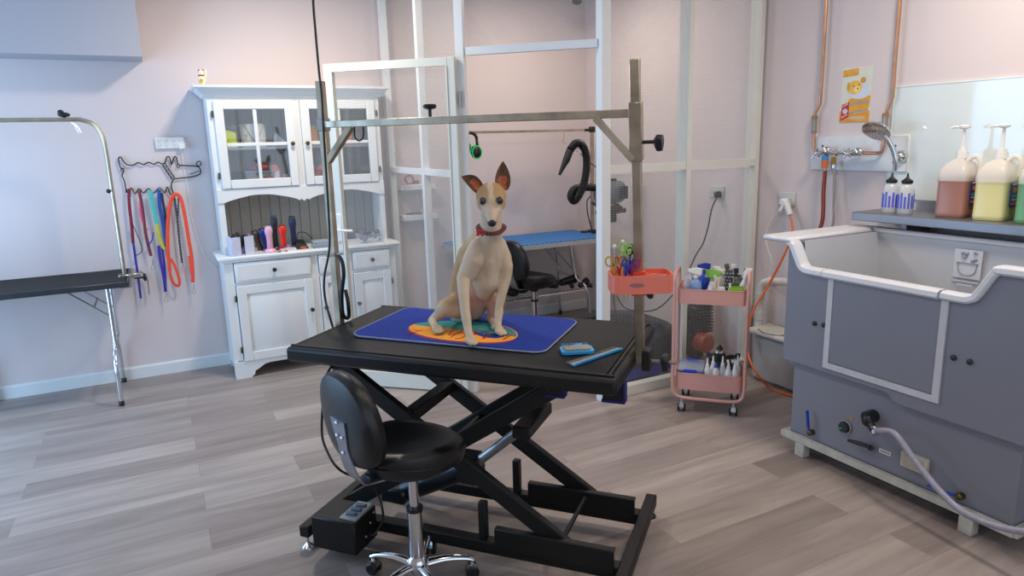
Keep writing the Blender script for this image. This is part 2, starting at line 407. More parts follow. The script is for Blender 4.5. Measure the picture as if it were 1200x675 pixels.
def panel_door(name, x0, x1, z0, z1, knob, parent=cab, y=CFY):
    g = G(); w_, h_ = x1 - x0, z1 - z0; cx, cz = (x0 + x1) / 2, (z0 + z1) / 2; s = min(.062, w_ * .27)
    for xx in (x0 + s / 2, x1 - s / 2): g.box((xx, y - .01, cz), (s, .02, h_), bev=.003)
    for zz in (z0 + s / 2, z1 - s / 2): g.box((cx, y - .01, zz), (w_ - 2 * s, .02, s), bev=.003)
    iw, ih = w_ - 2 * s, h_ - 2 * s
    a = [(cx - iw / 2, y - .002, cz - ih / 2), (cx + iw / 2, y - .002, cz - ih / 2), (cx + iw / 2, y - .002, cz + ih / 2), (cx - iw / 2, y - .002, cz + ih / 2)]
    q = .028; b = [(cx - iw / 2 + q, y - .014, cz - ih / 2 + q), (cx + iw / 2 - q, y - .014, cz - ih / 2 + q), (cx + iw / 2 - q, y - .014, cz + ih / 2 - q), (cx - iw / 2 + q, y - .014, cz + ih / 2 - q)]
    g.add(a + b, [(0, 1, 5, 4), (1, 2, 6, 5), (2, 3, 7, 6), (3, 0, 4, 7), (4, 5, 6, 7)])
    d = build(name, g, WHITE, parent)
    k = G().lathe((knob[0], y - .02, knob[1]), [(.012, 0), (.008, .006), (.006, .012), (.013, .018), (.015, .024), (.010, .030), (1e-5, .032)], 12, rot('X', 90))
    build('knob', k, mat('#3a3a3c', .35, .8), d)
    return d
panel_door('door', .43, .948, .125, .668, (.925, .44))
panel_door('door', 1.004, 1.196, .125, .668, (1.026, .44))
panel_door('door', 1.252, 1.536, .125, .668, (1.272, .44))
for x0, x1 in ((.43, .948), (1.004, 1.196), (1.252, 1.536)):
    g = G().box(((x0 + x1) / 2, CFY - .009, .759), (x1 - x0, .02, .138), bev=.006)
    g.box(((x0 + x1) / 2, CFY - .020, .759), (x1 - x0 - .03, .006, .108), bev=.0025)
    d = build('drawer', g, WHITE, cab)
    build('knob', G().lathe(((x0 + x1) / 2, CFY - .023, .762), [(.012, 0), (.008, .006), (.006, .012), (.013, .018), (.015, .024), (.010, .030), (1e-5, .032)], 12, rot('X', 90)), mat('#3a3a3c', .35, .8), d)
for x, y, zs in ((.418, CFY, (.21, .58)), (1.545, CFY, (.21, .58)), (.412, HY, (1.42, 1.83)), (1.542, HY, (1.42, 1.83))):
    for z in zs: build('hinge', G().box((x, y - .012, z), (.012, .014, .045), bev=.003), BRASS, cab)
# hutch
g = G(); hy1 = by1
for x in (HX0 + .01, HX1 - .01): g.box((x, (HY + .021 + hy1) / 2, (CZ + HTOP) / 2), (.02, hy1 - HY - .021, HTOP - CZ))
for z in (1.31, 1.60, 1.935): g.box(((HX0 + HX1) / 2, (HY + .015 + hy1) / 2, z), (HX1 - HX0 - .04, hy1 - HY - .015, .018))
for x0, x1, z0 in ((HX0, .425, CZ), (.943, .988, 1.245), (1.53, HX1, CZ)): g.box(((x0 + x1) / 2, HY + .01, (z0 + HTOP) / 2), (x1 - x0, .02, HTOP - z0))
for z0, z1 in ((1.923, HTOP - .001), (1.30, 1.33)): g.box(((HX0 + HX1) / 2, HY + .0105, (z0 + z1) / 2), (HX1 - HX0 - .004, .018, z1 - z0))
build('hutch_case', g, WHITE, cab)
g = G()   # beadboard back
n = 16; x0 = HX0 + .02; wd = (HX1 - HX0 - .04) / n
for i in range(n): g.box((x0 + (i + .5) * wd, hy1 - .005, (CZ + HTOP) / 2), (wd - .004, .01, HTOP - CZ), bev=.002)
g.box(((HX0 + HX1) / 2, hy1 - .001, (CZ + HTOP) / 2), (HX1 - HX0 - .04, .004, HTOP - CZ))
build('beadboard_back', g, BEAD, cab)
# scalloped valance
def arch(a, b):
    out = []
    for i in range(13):
        t = i / 12; e = .045 * min(1, max(0, (.5 - abs(t - .5)) / .38)) ** .8
        if e < 0.002: e = 0
        out.append((a + (b - a) * t, e))
    return out
pts = [(0.0, 0)] + arch(.04, .53) + [(.545, -.012), (.56, 0), (.58, -.018), (.60, 0), (.615, -.012)] + arch(.63, 1.14) + [(1.18, 0), (1.18, .09), (0, .09)]
build('valance', G().prism(pts, (HX0, HY + .004, 1.235), (1, 0, 0), (0, 0, 1), .014), WHITE, cab)
# cornice
prof = [(0, 0), (.018, .005), (.022, .018), (.045, .035), (.055, .05), (.075, .058), (.078, .075), (0, .075)]
g = G(); yb = hy1
vs = []; fs = []
for (o, z) in prof:
    vs += [(HX0 - o, yb, HTOP - .012 + z), (HX0 - o, HY - o, HTOP - .012 + z), (HX1 + o, HY - o, HTOP - .012 + z), (HX1 + o, yb, HTOP - .012 + z)]
for i in range(len(prof) - 1):
    for j in range(3): fs.append((i * 4 + j, i * 4 + j + 1, i * 4 + j + 5, i * 4 + j + 4))
g.add(vs, fs); g.box(((HX0 + HX1) / 2, (HY + yb) / 2, HTOP + .056), (HX1 - HX0 + .15, yb - HY + .07, .012))
build('cornice', g, WHITE, cab, smooth=20)
for x0, x1, kx, nm in ((.423, .942, .915, 'a'), (.990, 1.527, 1.017, 'b')):
    z0, z1 = 1.33, 1.922; s = .06; g = G(); cz = (z0 + z1) / 2; cx = (x0 + x1) / 2
    for xx in (x0 + s / 2, x1 - s / 2): g.box((xx, HY - .01, cz), (s, .022, z1 - z0), bev=.004)
    for zz in (z0 + s / 2, z1 - s / 2): g.box((cx, HY - .01, zz), (x1 - x0 - 2 * s, .022, s), bev=.004)
    g.box((cx, HY - .008, cz), (.024, .016, z1 - z0 - 2 * s), bev=.004); g.box((cx, HY - .008, cz), (x1 - x0 - 2 * s, .0155, .024), bev=.004)
    d = build('glazed_door', g, WHITE, cab)
    build('glass', G().box((cx, HY - .004, cz), (x1 - x0 - 2 * s, .003, z1 - z0 - 2 * s)), PANE, d)
    build('knob', G().lathe((kx, HY - .021, 1.625), [(.012, 0), (.008, .006), (.006, .012), (.013, .018), (.015, .024), (.010, .030), (1e-5, .032)], 12, rot('X', 90)), BRASS, d)

# things behind the glass (shelf tops at 1.319 and 1.609)
ZL, ZU = 1.3195, 1.6095
def cup(g, x, y, z, r, h, r2=None, n=20): g.lathe((x, y, z), [(r, 0), (r2 or r, h), ((r2 or r) * .93, h), (r * .93, .004), (1e-5, .004)], n); return g
t = thing('bucket', 'white bucket with wire handle on the upper shelf behind left glass door', 'bucket', (.68, 5.30, ZU))
build('body', cup(G(), 0, 0, 0, .082, .145, .088), PLW, t, True)
build('lid', G().lathe(None, [(.09, .142), (.092, .155), (.086, .158), (1e-5, .158)]), PLW, t, True)
build('handle', G().tube([(-.09, 0, .13), (-.07, -.06, .16), (0, -.09, .04), (.07, -.06, .16), (.09, 0, .13)], .002, 6, k=6), STEEL, t, True)
single('packet', G().hull([(.485, 5.25, ZU), (.56, 5.25, ZU), (.49, 5.25, ZU + .12), (.56, 5.26, ZU + .10), (.485, 5.30, ZU), (.56, 5.30, ZU), (.50, 5.28, ZU + .12), (.55, 5.28, ZU + .1)]), mat('#d7e614', .5), 'bright yellow packet behind the left glass door beside the bucket', 'packet')
t = thing('jar', 'clear jar behind the left glass door between packet and bucket', 'jar', (.555, 5.36, ZU))
build('body', cup(G(), 0, 0, 0, .04, .13), CLEAR, t, True); build('lid', G().lathe((0, 0, .13), [(.041, 0), (.041, .02), (1e-5, .02)]), mat('#b9bfb0', .5), t, True)
single('cloth', G().hull([(.80, 5.24, ZU), (.90, 5.24, ZU), (.80, 5.36, ZU), (.90, 5.36, ZU), (.83, 5.30, ZU + .11), (.86, 5.32, ZU + .07), (.88, 5.28, ZU + .05)]), mat('#8fa6bd', .8), 'crumpled pale blue cloth bag on the upper shelf right of the bucket', 'cloth')
t = thing('storage_tub', 'clear tub full of red items behind the left glass door on the lower shelf', 'tub', (.69, 5.27, ZL))
g = G(); g.hull([(sx * .085, sy * .06, 0) for sx in (-1, 1) for sy in (-1, 1)] + [(sx * .1, sy * .075, .11) for sx in (-1, 1) for sy in (-1, 1)]); build('tub_wall', g, CLEAR, t, True)
build('contents', G().hull([(sx * .075, sy * .05, .004) for sx in (-1, 1) for sy in (-1, 1)] + [(sx * .085, sy * .06, .075) for sx in (-1, 1) for sy in (-1, 1)]), mat('#dc2844', .5, var=.3, scale=40), t, True)
build('lid', G().box((0, 0, .115), (.21, .16, .01), bev=.004), mat('#7f93c4', .4), t, True)
single('gift_bow', G().ball((.69, 5.27, ZL + .138), (.05, .04, .015)).ball((.73, 5.26, ZL + .148), (.03, .03, .022)).ball((.65, 5.27, ZL + .143), (.03, .03, .018)), mat('#c8493f', .5, var=.5, scale=60), 'red patterned ribbon bundle on the lid of the clear tub', 'ribbon')
t = thing('folded_bag', 'red and white toy bag behind the left glass door beside the clear tub', 'bag', (.80, 5.24, ZL))
build('bag_body', G().hull([(-.03, -.03, 0), (.03, -.03, 0), (-.035, .03, 0), (.03, .03, 0), (-.03, 0, .15), (.03, 0, .13), (.0, 0, .17)]), mat('#c9686a', .6, var=.6, scale=30), t, True)
build('flap', G().box((.0, -.034, .08), (.035, .006, .07), bev=.003), mat('#e3e0e6', .6), t, True)
single('tin', G().box((.88, 5.28, ZL + .045), (.075, .12, .09), bev=.008), mat('#8b7d80', .5, var=.3, scale=30), 'flat grey tin on the lower shelf at the right of the left glass door', 'tin')
single('box', G().box((.51, 5.27, ZL + .03), (.09, .10, .06), bev=.004), mat('#cfcfca', .5), 'small white box at the lower left corner of the left glass door', 'box')
single('black_pouch', G().hull([(.49, 5.33, ZL), (.62, 5.33, ZL), (.49, 5.40, ZL), (.62, 5.40, ZL), (.52, 5.36, ZL + .12), (.60, 5.36, ZL + .12)]), mat('#33353a', .6), 'black pouch behind the small white box in the dresser', 'pouch')
t = thing('jar', 'orange filled jar behind the right glass door at its upper left', 'jar', (1.075, 5.27, ZU))
build('body', cup(G(), 0, 0, 0, .052, .12), mat('#c98722', .4), t, True); build('lid', G().lathe((0, 0, .12), [(.053, 0), (.053, .02), (1e-5, .022)]), mat('#9c8a60', .5), t, True)
t = thing('carton', 'coral red and white carton behind the right glass door on upper shelf', 'carton', (1.345, 5.28, ZU))
build('box', G().box((0, 0, .07), (.07, .06, .14), bev=.003), mat('#df5b4e', .5), t, True); build('white_side', G().box((-.06, 0, .065), (.05, .06, .13), bev=.003), mat('#dcd7cf', .5), t, True)
single('plush_toy', G().ball((1.10, 5.27, ZL + .05), (.07, .05, .05)).ball((1.13, 5.25, ZL + .11), (.04, .04, .04)).ball((1.06, 5.25, ZL + .10), (.035, .03, .06)), mat('#b3604a', .8, var=.6, scale=35), 'red and brown patterned bundle at the lower left behind the right glass door', 'bundle')
t = thing('tray', 'pale flat tray behind the right glass door on the lower shelf', 'tray', (1.36, 5.27, ZL))
build('tray_base', G().box((0, 0, .02), (.24, .14, .04), bev=.006), mat('#b7bab8', .5), t, True); build('paper', G().box((.0, .0, .048), (.2, .11, .012), rz=8, bev=.003), PLW, t, True)
# lucky cat on top
p = PY(229, 98, 5.25); zt = HTOP + .063
t = thing('cat_figurine', 'small white cat figurine with raised paw on top of the dresser', 'figurine', (HX0 - .01, 5.16, zt))
g = G().ball((0, 0, .034), (.026, .022, .035)).ball((0, -.004, .078), (.021, .019, .019)).tube([(.018, -.005, .05), (.028, -.01, .08), (.026, -.012, .10)], [.008, .007, .008], 8)
build('body', g, mat('#efe6c9', .3), t, True)
g = G()
for s in (-1, 1): g.lathe((s * .012, 0, .090), [(.008, 0), (.004, .009), (1e-5, .017)], 10)
build('ears', g, mat('#b23440', .4), t, True)
build('collar', G().tube([(math.cos(a) * .019, math.sin(a) * .017 - .002, .062) for a in [i * .5236 for i in range(12)]], .0032, 6, closed=True), mat('#b3202c', .4), t, True)
build('coin', G().lathe((-.006, -.024, .028), [(1e-5, -.004), (.012, -.003), (.012, .003), (1e-5, .004)], 12, rot('X', 90)), mat('#d8b220', .3, .6), t, True)

# clippers and bits on the counter
def clipper(label, px_, py_, Y, h, r, hexc, blade, name='hair_clipper', tilt=0, base=True, cat='clipper'):
    b = PY(px_, py_, Y); b = FL(px_, py_, CZ) if Y is None else V((b.x, Y, CZ))
    r *= 1.22; t = thing(name, label, cat, (b.x, b.y, CZ)); Rm = rot('Y', tilt)
    if base: build('charging_base', G().lathe(None, [(r * 1.5, 0), (r * 1.6, .008), (r * 1.35, .022), (r * .9, .028), (1e-5, .028)], 18), mat(hexc, .35), t, True); z0 = .022
    else: z0 = 0.0
    M = T((0, 0, z0)) @ Rm
    build('body', G(M).lathe(None, [(r * .5, 0), (r * .8, .01), (r * .72, h * .3), (r * .78, h * .55), (r * 1.05, h * .75), (r * .95, h * .9), (r * .6, h * .96), (1e-5, h * .97)], 16, sy=.8), mat(hexc, .35), t, True)
    build('blade', G(M).hull([(sx * r * .75, sy * r * .35, h * .88 + k) for sx in (-1, 1) for sy in (-1, 1) for k in (0, h * .12 * (1 if sy > 0 else .8))]), blade, t, True)
    return t
DK = mat('#2b2d33', .4)
clipper('navy blue clipper standing between the dark clipper and the pink one', 313, 291, 5.16, .165, .022, '#1d2f86', DK, tilt=-9, base=False)
clipper('dark brown clipper leaning behind the white holder box', 306, 291, 5.2, .15, .022, '#4a3b35', DK, tilt=-14, base=False)
clipper('pale pink clipper standing upright on its pink round base', 317, 294, 5.06, .165, .022, '#e8b4cc', mat('#b8a9c8', .4))
clipper('tall black clipper with a blue head behind the red clipper', 324, 291, 5.17, .225, .020, '#26292e', mat('#24507a', .3))
clipper('bright red clipper standing on its red round base', 333, 292, 5.05, .165, .022, '#e02a1a', mat('#7a1c14', .4))
clipper('dark blue and gold clipper standing on a black charger', 345, 287, 5.14, .215, .021, '#232b55', DK)
t = thing('charging_dock', 'black charger dock with orange strip beside the dark blue clipper', 'charger', (.905, 5.13, CZ))
build('dock', G().hull([(-.05, -.05, 0), (.05, -.05, 0), (-.05, .05, 0), (.05, .05, 0), (-.035, -.035, .045), (.035, -.035, .03), (-.035, .04, .065), (.035, .04, .055)]), BLK, t, True)
build('strip', G().box((.012, -.051, .012), (.045, .006, .012)), mat('#d8603a', .5), t, True)
build('cable', G().tube([(-.02, .02, .06), (0, .03, .11), (.06, .03, .10), (.10, .02, .04), (.12, 0, .004)], .003, 6, k=6), BLK, t, True)
t = thing('trimmer', 'white and purple cordless trimmer lying at the counter edge', 'trimmer', (.80, 5.03, CZ), 10)
build('body', G().hull([(sx * .055, sy * .016, z) for sx in (-1, 1) for sy in (-1, 1) for z in (.0, .02)] + [(0, sy * .018, .032) for sy in (-1, 1)]), PLW, t, True)
build('grip', G().hull([(sx * .035, sy * .012, .026) for sx in (-1, 1) for sy in (-1, 1)] + [(sx * .025, sy * .008, .038) for sx in (-1, 1) for sy in (-1, 1)]), mat('#6d3f9e', .4), t, True)
build('blade', G().box((-.06, 0, .012), (.018, .028, .012), bev=.003), STEEL, t, True)
# white holder box with the zigzag slot
b = FL(287, 298, CZ)
t = thing('holder_box', 'white open holder box with front slot at the left of the counter', 'box', (.495, 5.07, CZ), 8)
g = G()
for sy in (1,): g.box((0, sy * .05, .065), (.15, .004, .13), bev=.0015)
for s in (-1, 1): g.box((s * .0745, 0, .065), (.004, .1, .13), bev=.0015); g.box((s * .044, -.05, .065), (.062, .004, .13), bev=.0015)
g.box((0, 0, .003), (.15, .1, .005)); build('body', g, mat('#d3d6ea', .35), t, True)
g = G().ball((-.03, .01, .125), (.035, .03, .02)).ball((.03, .0, .12), (.03, .03, .018)).ball((0, -.02, .1), (.02, .02, .05)).tube([(-.03, 0, .13), (-.02, 0, .16), (.0, -.01, .14)], .006, 6)
build('contents', g, BLK, t, True)
for (x, y, w_, lab, hexc) in ((1.065, 5.10, .16, 'clear flat plastic case with metal clips on the counter middle', '#9fb3c8'),):
    t = thing('plastic_case', lab, 'case', (x, y, CZ)); build('case_base', G().box((0, 0, .02), (w_, .11, .04), bev=.006), mat(hexc, .2, mix=.6), t, True)
    build('lid', G().box((0, 0, .045), (w_ + .006, .115, .012), bev=.004), mat('#c5d0dc', .15, mix=.6), t, True)
t = thing('plastic_tub', 'clear tub of grey bits at the right end of the dresser counter', 'tub', (1.42, 5.10, CZ))
build('tub_wall', G().hull([(sx * .085, sy * .055, 0) for sx in (-1, 1) for sy in (-1, 1)] + [(sx * .1, sy * .065, .07) for sx in (-1, 1) for sy in (-1, 1)]), CLEAR, t, True)
g = G()
for i in range(26): g.ball((random.uniform(-.075, .075), random.uniform(-.045, .045), random.uniform(.02, .085)), random.uniform(.01, .018), 8)
o = build('contents', g, mat('#6e737c', .5, var=.6, scale=50), t, True); o['kind'] = 'stuff'

# ------------------------------------------------------------------ folding grooming table at the left wall
t = thing('folding_table', 'folding grooming table with black top by the left part of the wall', 'table', (-.62, 5.15, 0))
g = G().box((-.80, 5.15, .79), (1.16, .56, .022), bev=.006); build('tabletop', g, RUB, t)
g = G()
for y in (4.868, 5.432): g.box((-.80, y, .787), (1.18, .012, .034), bev=.003)
for x in (-1.39, -.212): g.box((x, 5.15, .787), (.012, .57, .034), bev=.003)
build('edge_trim', g, STEEL if False else mat('#3d4146', .35, .6), t)
def bent_leg(x, s):
    g = G(); yF, yB = 4.885, 5.405
    g.tube([(x + s * .01, 4.99, .775), (x + s * .01, 4.98, .42), (x, 4.95, .33), (x, 4.90, .25), (x, yF, .02)], .0135, 10, k=5)
    g.tube([(x + s * .01, 5.30, .775), (x + s * .01, 5.31, .42), (x, 5.34, .33), (x, 5.39, .25), (x, yB, .02)], .0135, 10, k=5)
    g.tube([(x, 4.97, .36), (x, 5.33, .36)], .010, 8)
    return g, (yF, yB)
for x, s in ((-.345, 1), (-1.085, -1)):
    g, ys = bent_leg(x, s)
    lg = build('leg', g, CHR, t)
    for y in ys: build('rubber_foot', G().lathe((x, y, 0), [(.017, 0), (.017, .03), (.014, .034)], 12), BLK, lg)
for y in (5.0, 5.30): build('folding_brace', G().bar((-.58, y, .775), (-.34, y, .57), .004, .03, up=V((0, 1, 0))), STEEL, t)
build('brace_link', G().tube([(-.42, 4.99, .64), (-.42, 5.31, .64)], .006, 6), STEEL, t)
g = G().tube([(-.235, 5.12, .74), (-.235, 5.12, 1.40), (-.237, 5.12, 1.64), (-.25, 5.12, 1.72), (-.285, 5.12, 1.775), (-.35, 5.12, 1.80), (-.45, 5.12, 1.803), (-1.45, 5.12, 1.803)], .013, 8, k=5)
build('grooming_arm', g, POST, t)
build('arm_knob', G().ball((-.43, 5.12, 1.832), (.034, .015, .015)).ball((-.445, 5.12, 1.845), .018).cyl((-.43, 5.12, 1.8), (-.43, 5.12, 1.83), .006), BLK, t)
build('noose_clip', G().tube([(-.40, 5.12, 1.79), (-.37, 5.12, 1.76), (-.35, 5.12, 1.72), (-.365, 5.12, 1.72), (-.38, 5.12, 1.76)], .003, 6), CHR, t)
build('post_knob', G().cyl((-.25, 5.1, 1.36), (-.25, 5.06, 1.36), .006).ball((-.25, 5.05, 1.36), .014), BLK, t)
g = G().box((-.235, 5.12, .77), (.07, .06, .09), bev=.006).box((-.20, 5.12, .80), (.12, .04, .03), bev=.004); build('arm_clamp', g, STEEL, t)
build('clamp_knob', G().cyl((-.18, 5.12, .78), (-.13, 5.12, .78), .006).lathe((-.13, 5.12, .78), [(.01, 0), (.026, .006), (.026, .018), (1e-5, .024)], 8, rot('Y', 90)), BLK, t)

# ------------------------------------------------------------------ power strip, wire dog rack, leashes
YW = BY - .012
a = PY(181, 161, BY); c = PY(217, 174, BY); pc = (a + c) / 2; pw = c.x - a.x; ph = a.z - c.z
t = thing('power_strip', 'white wall power board with four sockets above the wire dog rack', 'power board', (pc.x, BY, pc.z))
build('plate', G().box((pc.x, BY - .012, pc.z), (pw, .024, ph), bev=.006), PLW, t)
g = G()
for i in range(4):
    for j in range(2):
        x = a.x + pw * (i + .5) / 4; z = c.z + ph * (.3 + .4 * j)
        for d, rz in ((-.008, 30), (.008, -30)): g.box((x + d, BY - .0245, z), (.0025, .002, .009), M=T((x + d, BY - .0245, z)) @ rot('Y', rz) @ T((-x - d, -BY + .0245, -z)))
        g.box((x, BY - .0245, z - .012), (.0025, .002, .008))
build('socket_slots', g, mat('#7d8286', .6), t)
t = thing('electric_lead', 'thin white cord with plug running from the power board to the dresser', 'cord', (pc.x, BY, pc.z))
q = PY(213, 171, BY - .03); build('plug', G().box(q, (.045, .03, .05), bev=.008), PLW, t)
build('cable', G().tube([PY(x, y, BY - .010) for x, y in ((213, 172), (214, 190), (219, 215), (226, 262), (240, 300), (256, 316), (268, 322))], .0025, 6, k=6), PLW, t)
def P(x, y, d=.018): return PY(x, y, BY - d)
t = thing('leash_rack', 'black wire wall rack shaped like a dog, hung with leashes', 'rack', (P(190, 205).x, BY, P(190, 205).z))
body = [(148, 226), (146, 213), (143, 206), (145, 200), (141, 196), (139, 188), (139.5, 184.5), (142, 184.5), (144, 188), (149, 193), (156, 193.5), (162, 190.5), (168, 192.8), (174, 190.2), (180, 192.4), (185, 190.2), (190, 192), (194, 191)]
build('wire_body', G().tube([P(*p) for p in body], .0042, 7, k=5), BLK, t)
ears = [(194, 191), (195, 185), (197.5, 183.5), (199.5, 187), (200.5, 192), (202, 191), (204, 184.5), (206.3, 184), (208, 190), (210, 193.5), (220, 194.2), (231, 195.0), (235, 199), (234, 204), (226, 207), (214, 208.5), (204, 210), (201.5, 214), (201, 220), (203, 226), (206, 236)]
build('wire_head', G().tube([P(*p) for p in ears], .0042, 7, k=5), BLK, t)
build('nose_curl', G().tube([P(233 + 2.8 * math.cos(a_), 191.8 + 2.8 * math.sin(a_)) for a_ in [i * .5236 for i in range(12)]], .0035, 6, closed=True), BLK, t)
build('eye_loop', G().tube([P(209 + 1.8 * math.cos(a_), 194.3 + 1.8 * math.sin(a_)) for a_ in [i * .5236 for i in range(12)]], .003, 6, closed=True), BLK, t)
build('tail_loop', G().tube([P(143.5 + 1.8 * math.cos(a_), 199 + 1.8 * math.sin(a_)) for a_ in [i * .5236 for i in range(12)]], .003, 6, closed=True), BLK, t)
build('mouth_wire', G().tube([P(222, 204), P(228, 202.5), P(234, 200)], .003, 6), BLK, t)
g = G().tube([P(190, 193), P(201, 210)], .0035, 6).tube([P(194, 192), P(205, 208.5)], .0035, 6)
for k_ in range(4):
    cx_, cy_ = 193.5 + k_ * 2.9, 195.5 + k_ * 4.0
    g.tube([P(cx_ + 1.5 * math.cos(a_), cy_ + 1.5 * math.sin(a_)) for a_ in [i * .785 for i in range(8)]], .0025, 6, closed=True)
build('wire_collar', g, BLK, t)
build('hook_rail', G().tube([P(*p) for p in ((148, 222), (151, 227), (154, 220), (158, 227), (163, 221), (168, 226), (174, 221), (180, 226), (187, 220), (193, 226), (196, 219), (199, 227), (203, 228))], .0038, 7, k=4), BLK, t)
def stripe_mat(name, a, b, sc_=60, axis='Z', thr=.5):
    m, N, L = nt(name); bb = N['Principled BSDF']; tc = N.new('ShaderNodeTexCoord'); wv = N.new('ShaderNodeTexWave'); wv.bands_direction = axis
    wv.inputs['Scale'].default_value = sc_; wv.inputs['Distortion'].default_value = 1.0; L.new(tc.outputs['Object'], wv.inputs['Vector'])
    cr = N.new('ShaderNodeValToRGB'); cr.color_ramp.interpolation = 'CONSTANT'; e = cr.color_ramp.elements; e[0].color = lin(a); e[1].position = thr; e[1].color = lin(b)
    L.new(wv.outputs[0], cr.inputs[0]); L.new(cr.outputs[0], bb.inputs['Base Color']); bb.inputs['Roughness'].default_value = .7
    return m
def leash(label, paths, clip, cols, d=.04, r=.0075):
    p0 = P(*paths[0][0], d); t = thing('leash', label, 'leash', tuple(p0), group='leashes on the wire dog rack')
    for i, pth in enumerate(paths):
        build('strap', G().tube([P(x, y, d) for x, y in pth], r * 1.35 if i == 0 else r * 1.0, 8, k=5, flat=.35), cols[i % len(cols)], t)
    for cx_, cy_ in clip:
        build('clip', G().tube([P(cx_, cy_ - 5, d), P(cx_, cy_, d)], .004, 6).tube([P(cx_ + 2 * math.cos(a_), cy_ + 3.4 + 3 * math.sin(a_), d) for a_ in [i * .785 for i in range(8)]], .0022, 6, closed=True), CHR, t)
RED_, NAVY_, PURP_ = mat('#b3202e', .7), mat('#22264f', .7), mat('#3e2a9c', .7)
leash('red and purple leash with black loop, leftmost on the wire dog rack', [[(151, 221), (151.5, 240), (154, 262), (156, 285)], [(156, 283), (159, 305), (162, 325), (165, 350)], [(155, 262), (165, 285), (166, 295), (158, 300)], [(164, 318), (172, 325), (175, 345)]], [(164.5, 354)], [stripe_mat('strap_red', '#b3202e', '#1f2340', 20), PURP_, BLK, NAVY_])
leash('pink and black leash hanging second from the left on the rack', [[(163, 223), (167, 245), (171, 275), (177, 300)], [(165, 226), (164, 245), (168, 262), (173, 270)]], [(179, 310)], [stripe_mat('strap_pinkblack', '#1c1c22', '#a2455f', 26), mat('#e0607c', .7)], .046)
leash('short teal dotted leash with a yellow tail on the rack', [[(176, 223), (178, 236), (181, 250), (184, 262)], [(184, 262), (186, 275), (190, 288), (193, 292)], [(180, 272), (178, 282), (173, 288)]], [], [stripe_mat('strap_teal', '#1fa39b', '#6fd3c9', 34, 'X'), mat('#c3c23a', .6), PURP_], .05, .011)
leash('navy blue leash with silver clip hanging beside the teal one', [[(186.5, 222), (187, 240), (191, 262), (195, 288), (198, 306)], [(189, 226), (193, 250), (196, 275)]], [(198.5, 312)], [mat('#24509c', .7), NAVY_], .044, .009)
leash('purple leash falling lowest beneath the navy one', [[(186, 288), (188, 305), (192, 325), (194, 342)], [(190, 290), (193, 315), (194, 342)]], [(194.5, 348)], [PURP_, mat('#35228a', .7)], .05)
leash('bright orange leash looped over the right end of the rack', [[(199, 318), (196.5, 290), (197, 258), (200, 236), (205, 228), (211, 231), (216, 250), (221, 280), (225, 305), (226, 331)], [(199, 303), (199, 318), (203, 331), (209, 335), (210, 328), (205, 312), (200, 303)], [(222, 300), (224, 318), (227, 331)]], [(227, 338)], [mat('#ef5030', .6)], .056, .009)
leash('thin black leash with silver clip inside the orange loop', [[(204, 230), (207, 250), (210, 280), (213.5, 308)], [(209, 230), (209, 245), (208, 256)]], [(214.5, 313)], [stripe_mat('strap_black', '#202024', '#5b5b60', 14)], .048, .005)
# ------------------------------------------------------------------ screened partition
HG, KP = V((1.715, 3.93, 0)), V((2.343, 3.36, 0))
part_ = thing('screen_partition', 'white framed wire screen partition with open door closing off the back corner', 'partition', (2.3, 3.7, 0))
ZT = CEIL - .005
for (x, y, dx, dy, rz) in ((1.715, 5.395, .05, .07, 0), (1.715, 4.62, .05, .05, 0), (HG.x, HG.y, .05, .05, -42), (KP.x, KP.y, .06, .06, 0), (2.985, 3.40, .035, .09, 0), (3.57, 3.40, .035, .09, 0)):
    build('post', G().box((x, y, ZT / 2), (dx, dy, ZT), rz), WHITE if x < 2.5 else CREAM, part_)
dd = (KP - HG).normalized()
def rail(a, b, z, h, t, m=WHITE, nm='rail'): build(nm, G().bar(V(a) + V((0, 0, z)), V(b) + V((0, 0, z)), t, h), m, part_)
rail((1.715, 5.36, 0), (1.715, 3.955, 0), 1.405, .042, .04)
rail((1.715, 5.36, 0), (1.715, 3.955, 0), .04, .08, .04)
rail(HG + dd * .035, KP - dd * .03, 2.125, .045, .04, nm='door_header')
rail((KP.x + .03, 3.36 + .02, 0), (3.5525, 3.38, 0), 1.42, .045, .04, CREAM)
rail((KP.x + .03, 3.37, 0), (3.5525, 3.37, 0), .03, .06, .06, CREAM)
def screen(a, b, z0, z1, off):
    a, b = V(a), V(b); o = V(off)
    g = G().quad_uv(a + o + V((0, 0, z0)), b + o + V((0, 0, z0)), b + o + V((0, 0, z1)), a + o + V((0, 0, z1)), (b - a).length, z1 - z0)
    build('wire_screen', g, SCREEN, part_, smooth=0)
for a, b, o in (((1.715, 5.36, 0), (1.715, 4.645, 0), (.02, 0, 0)), ((1.715, 4.595, 0), (1.715, 3.955, 0), (.02, 0, 0)), ((KP.x + .03, 3.36, 0), (2.9675, 3.36, 0), (0, .035, 0)), ((3.0025, 3.36, 0), (3.5525, 3.36, 0), (0, .035, 0))):
    screen(a, b, .08, 1.39, o); screen(a, b, 1.44, ZT, o)
screen(HG + dd * .03, KP - dd * .03, 2.15, ZT, (.01, .01, 0))
# the door leaf, folded fully open in front of the side screen
n_ = V((dd.y, -dd.x, 0)).normalized()          # towards the camera
n_ = -n_ if n_.y > 0 else n_
A0 = HG - dd * .02 + n_ * .045; LW = .86; A1 = A0 - dd * LW; z0, z1 = .012, 2.095
DOORM = mat('#dfe0d4', .4, var=.02)
g = G()
for p in (A0 - dd * .024, A1 + dd * .024): g.box((p.x, p.y, (z0 + z1) / 2), (.048, .032, z1 - z0), rz=math.degrees(math.atan2(dd.y, dd.x)), bev=.003)
for z in (z0 + .05, z1 - .024): g.bar(A0 - dd * .048 + V((0, 0, z)), A1 + dd * .048 + V((0, 0, z)), .032, .10 if z < 1 else .048)
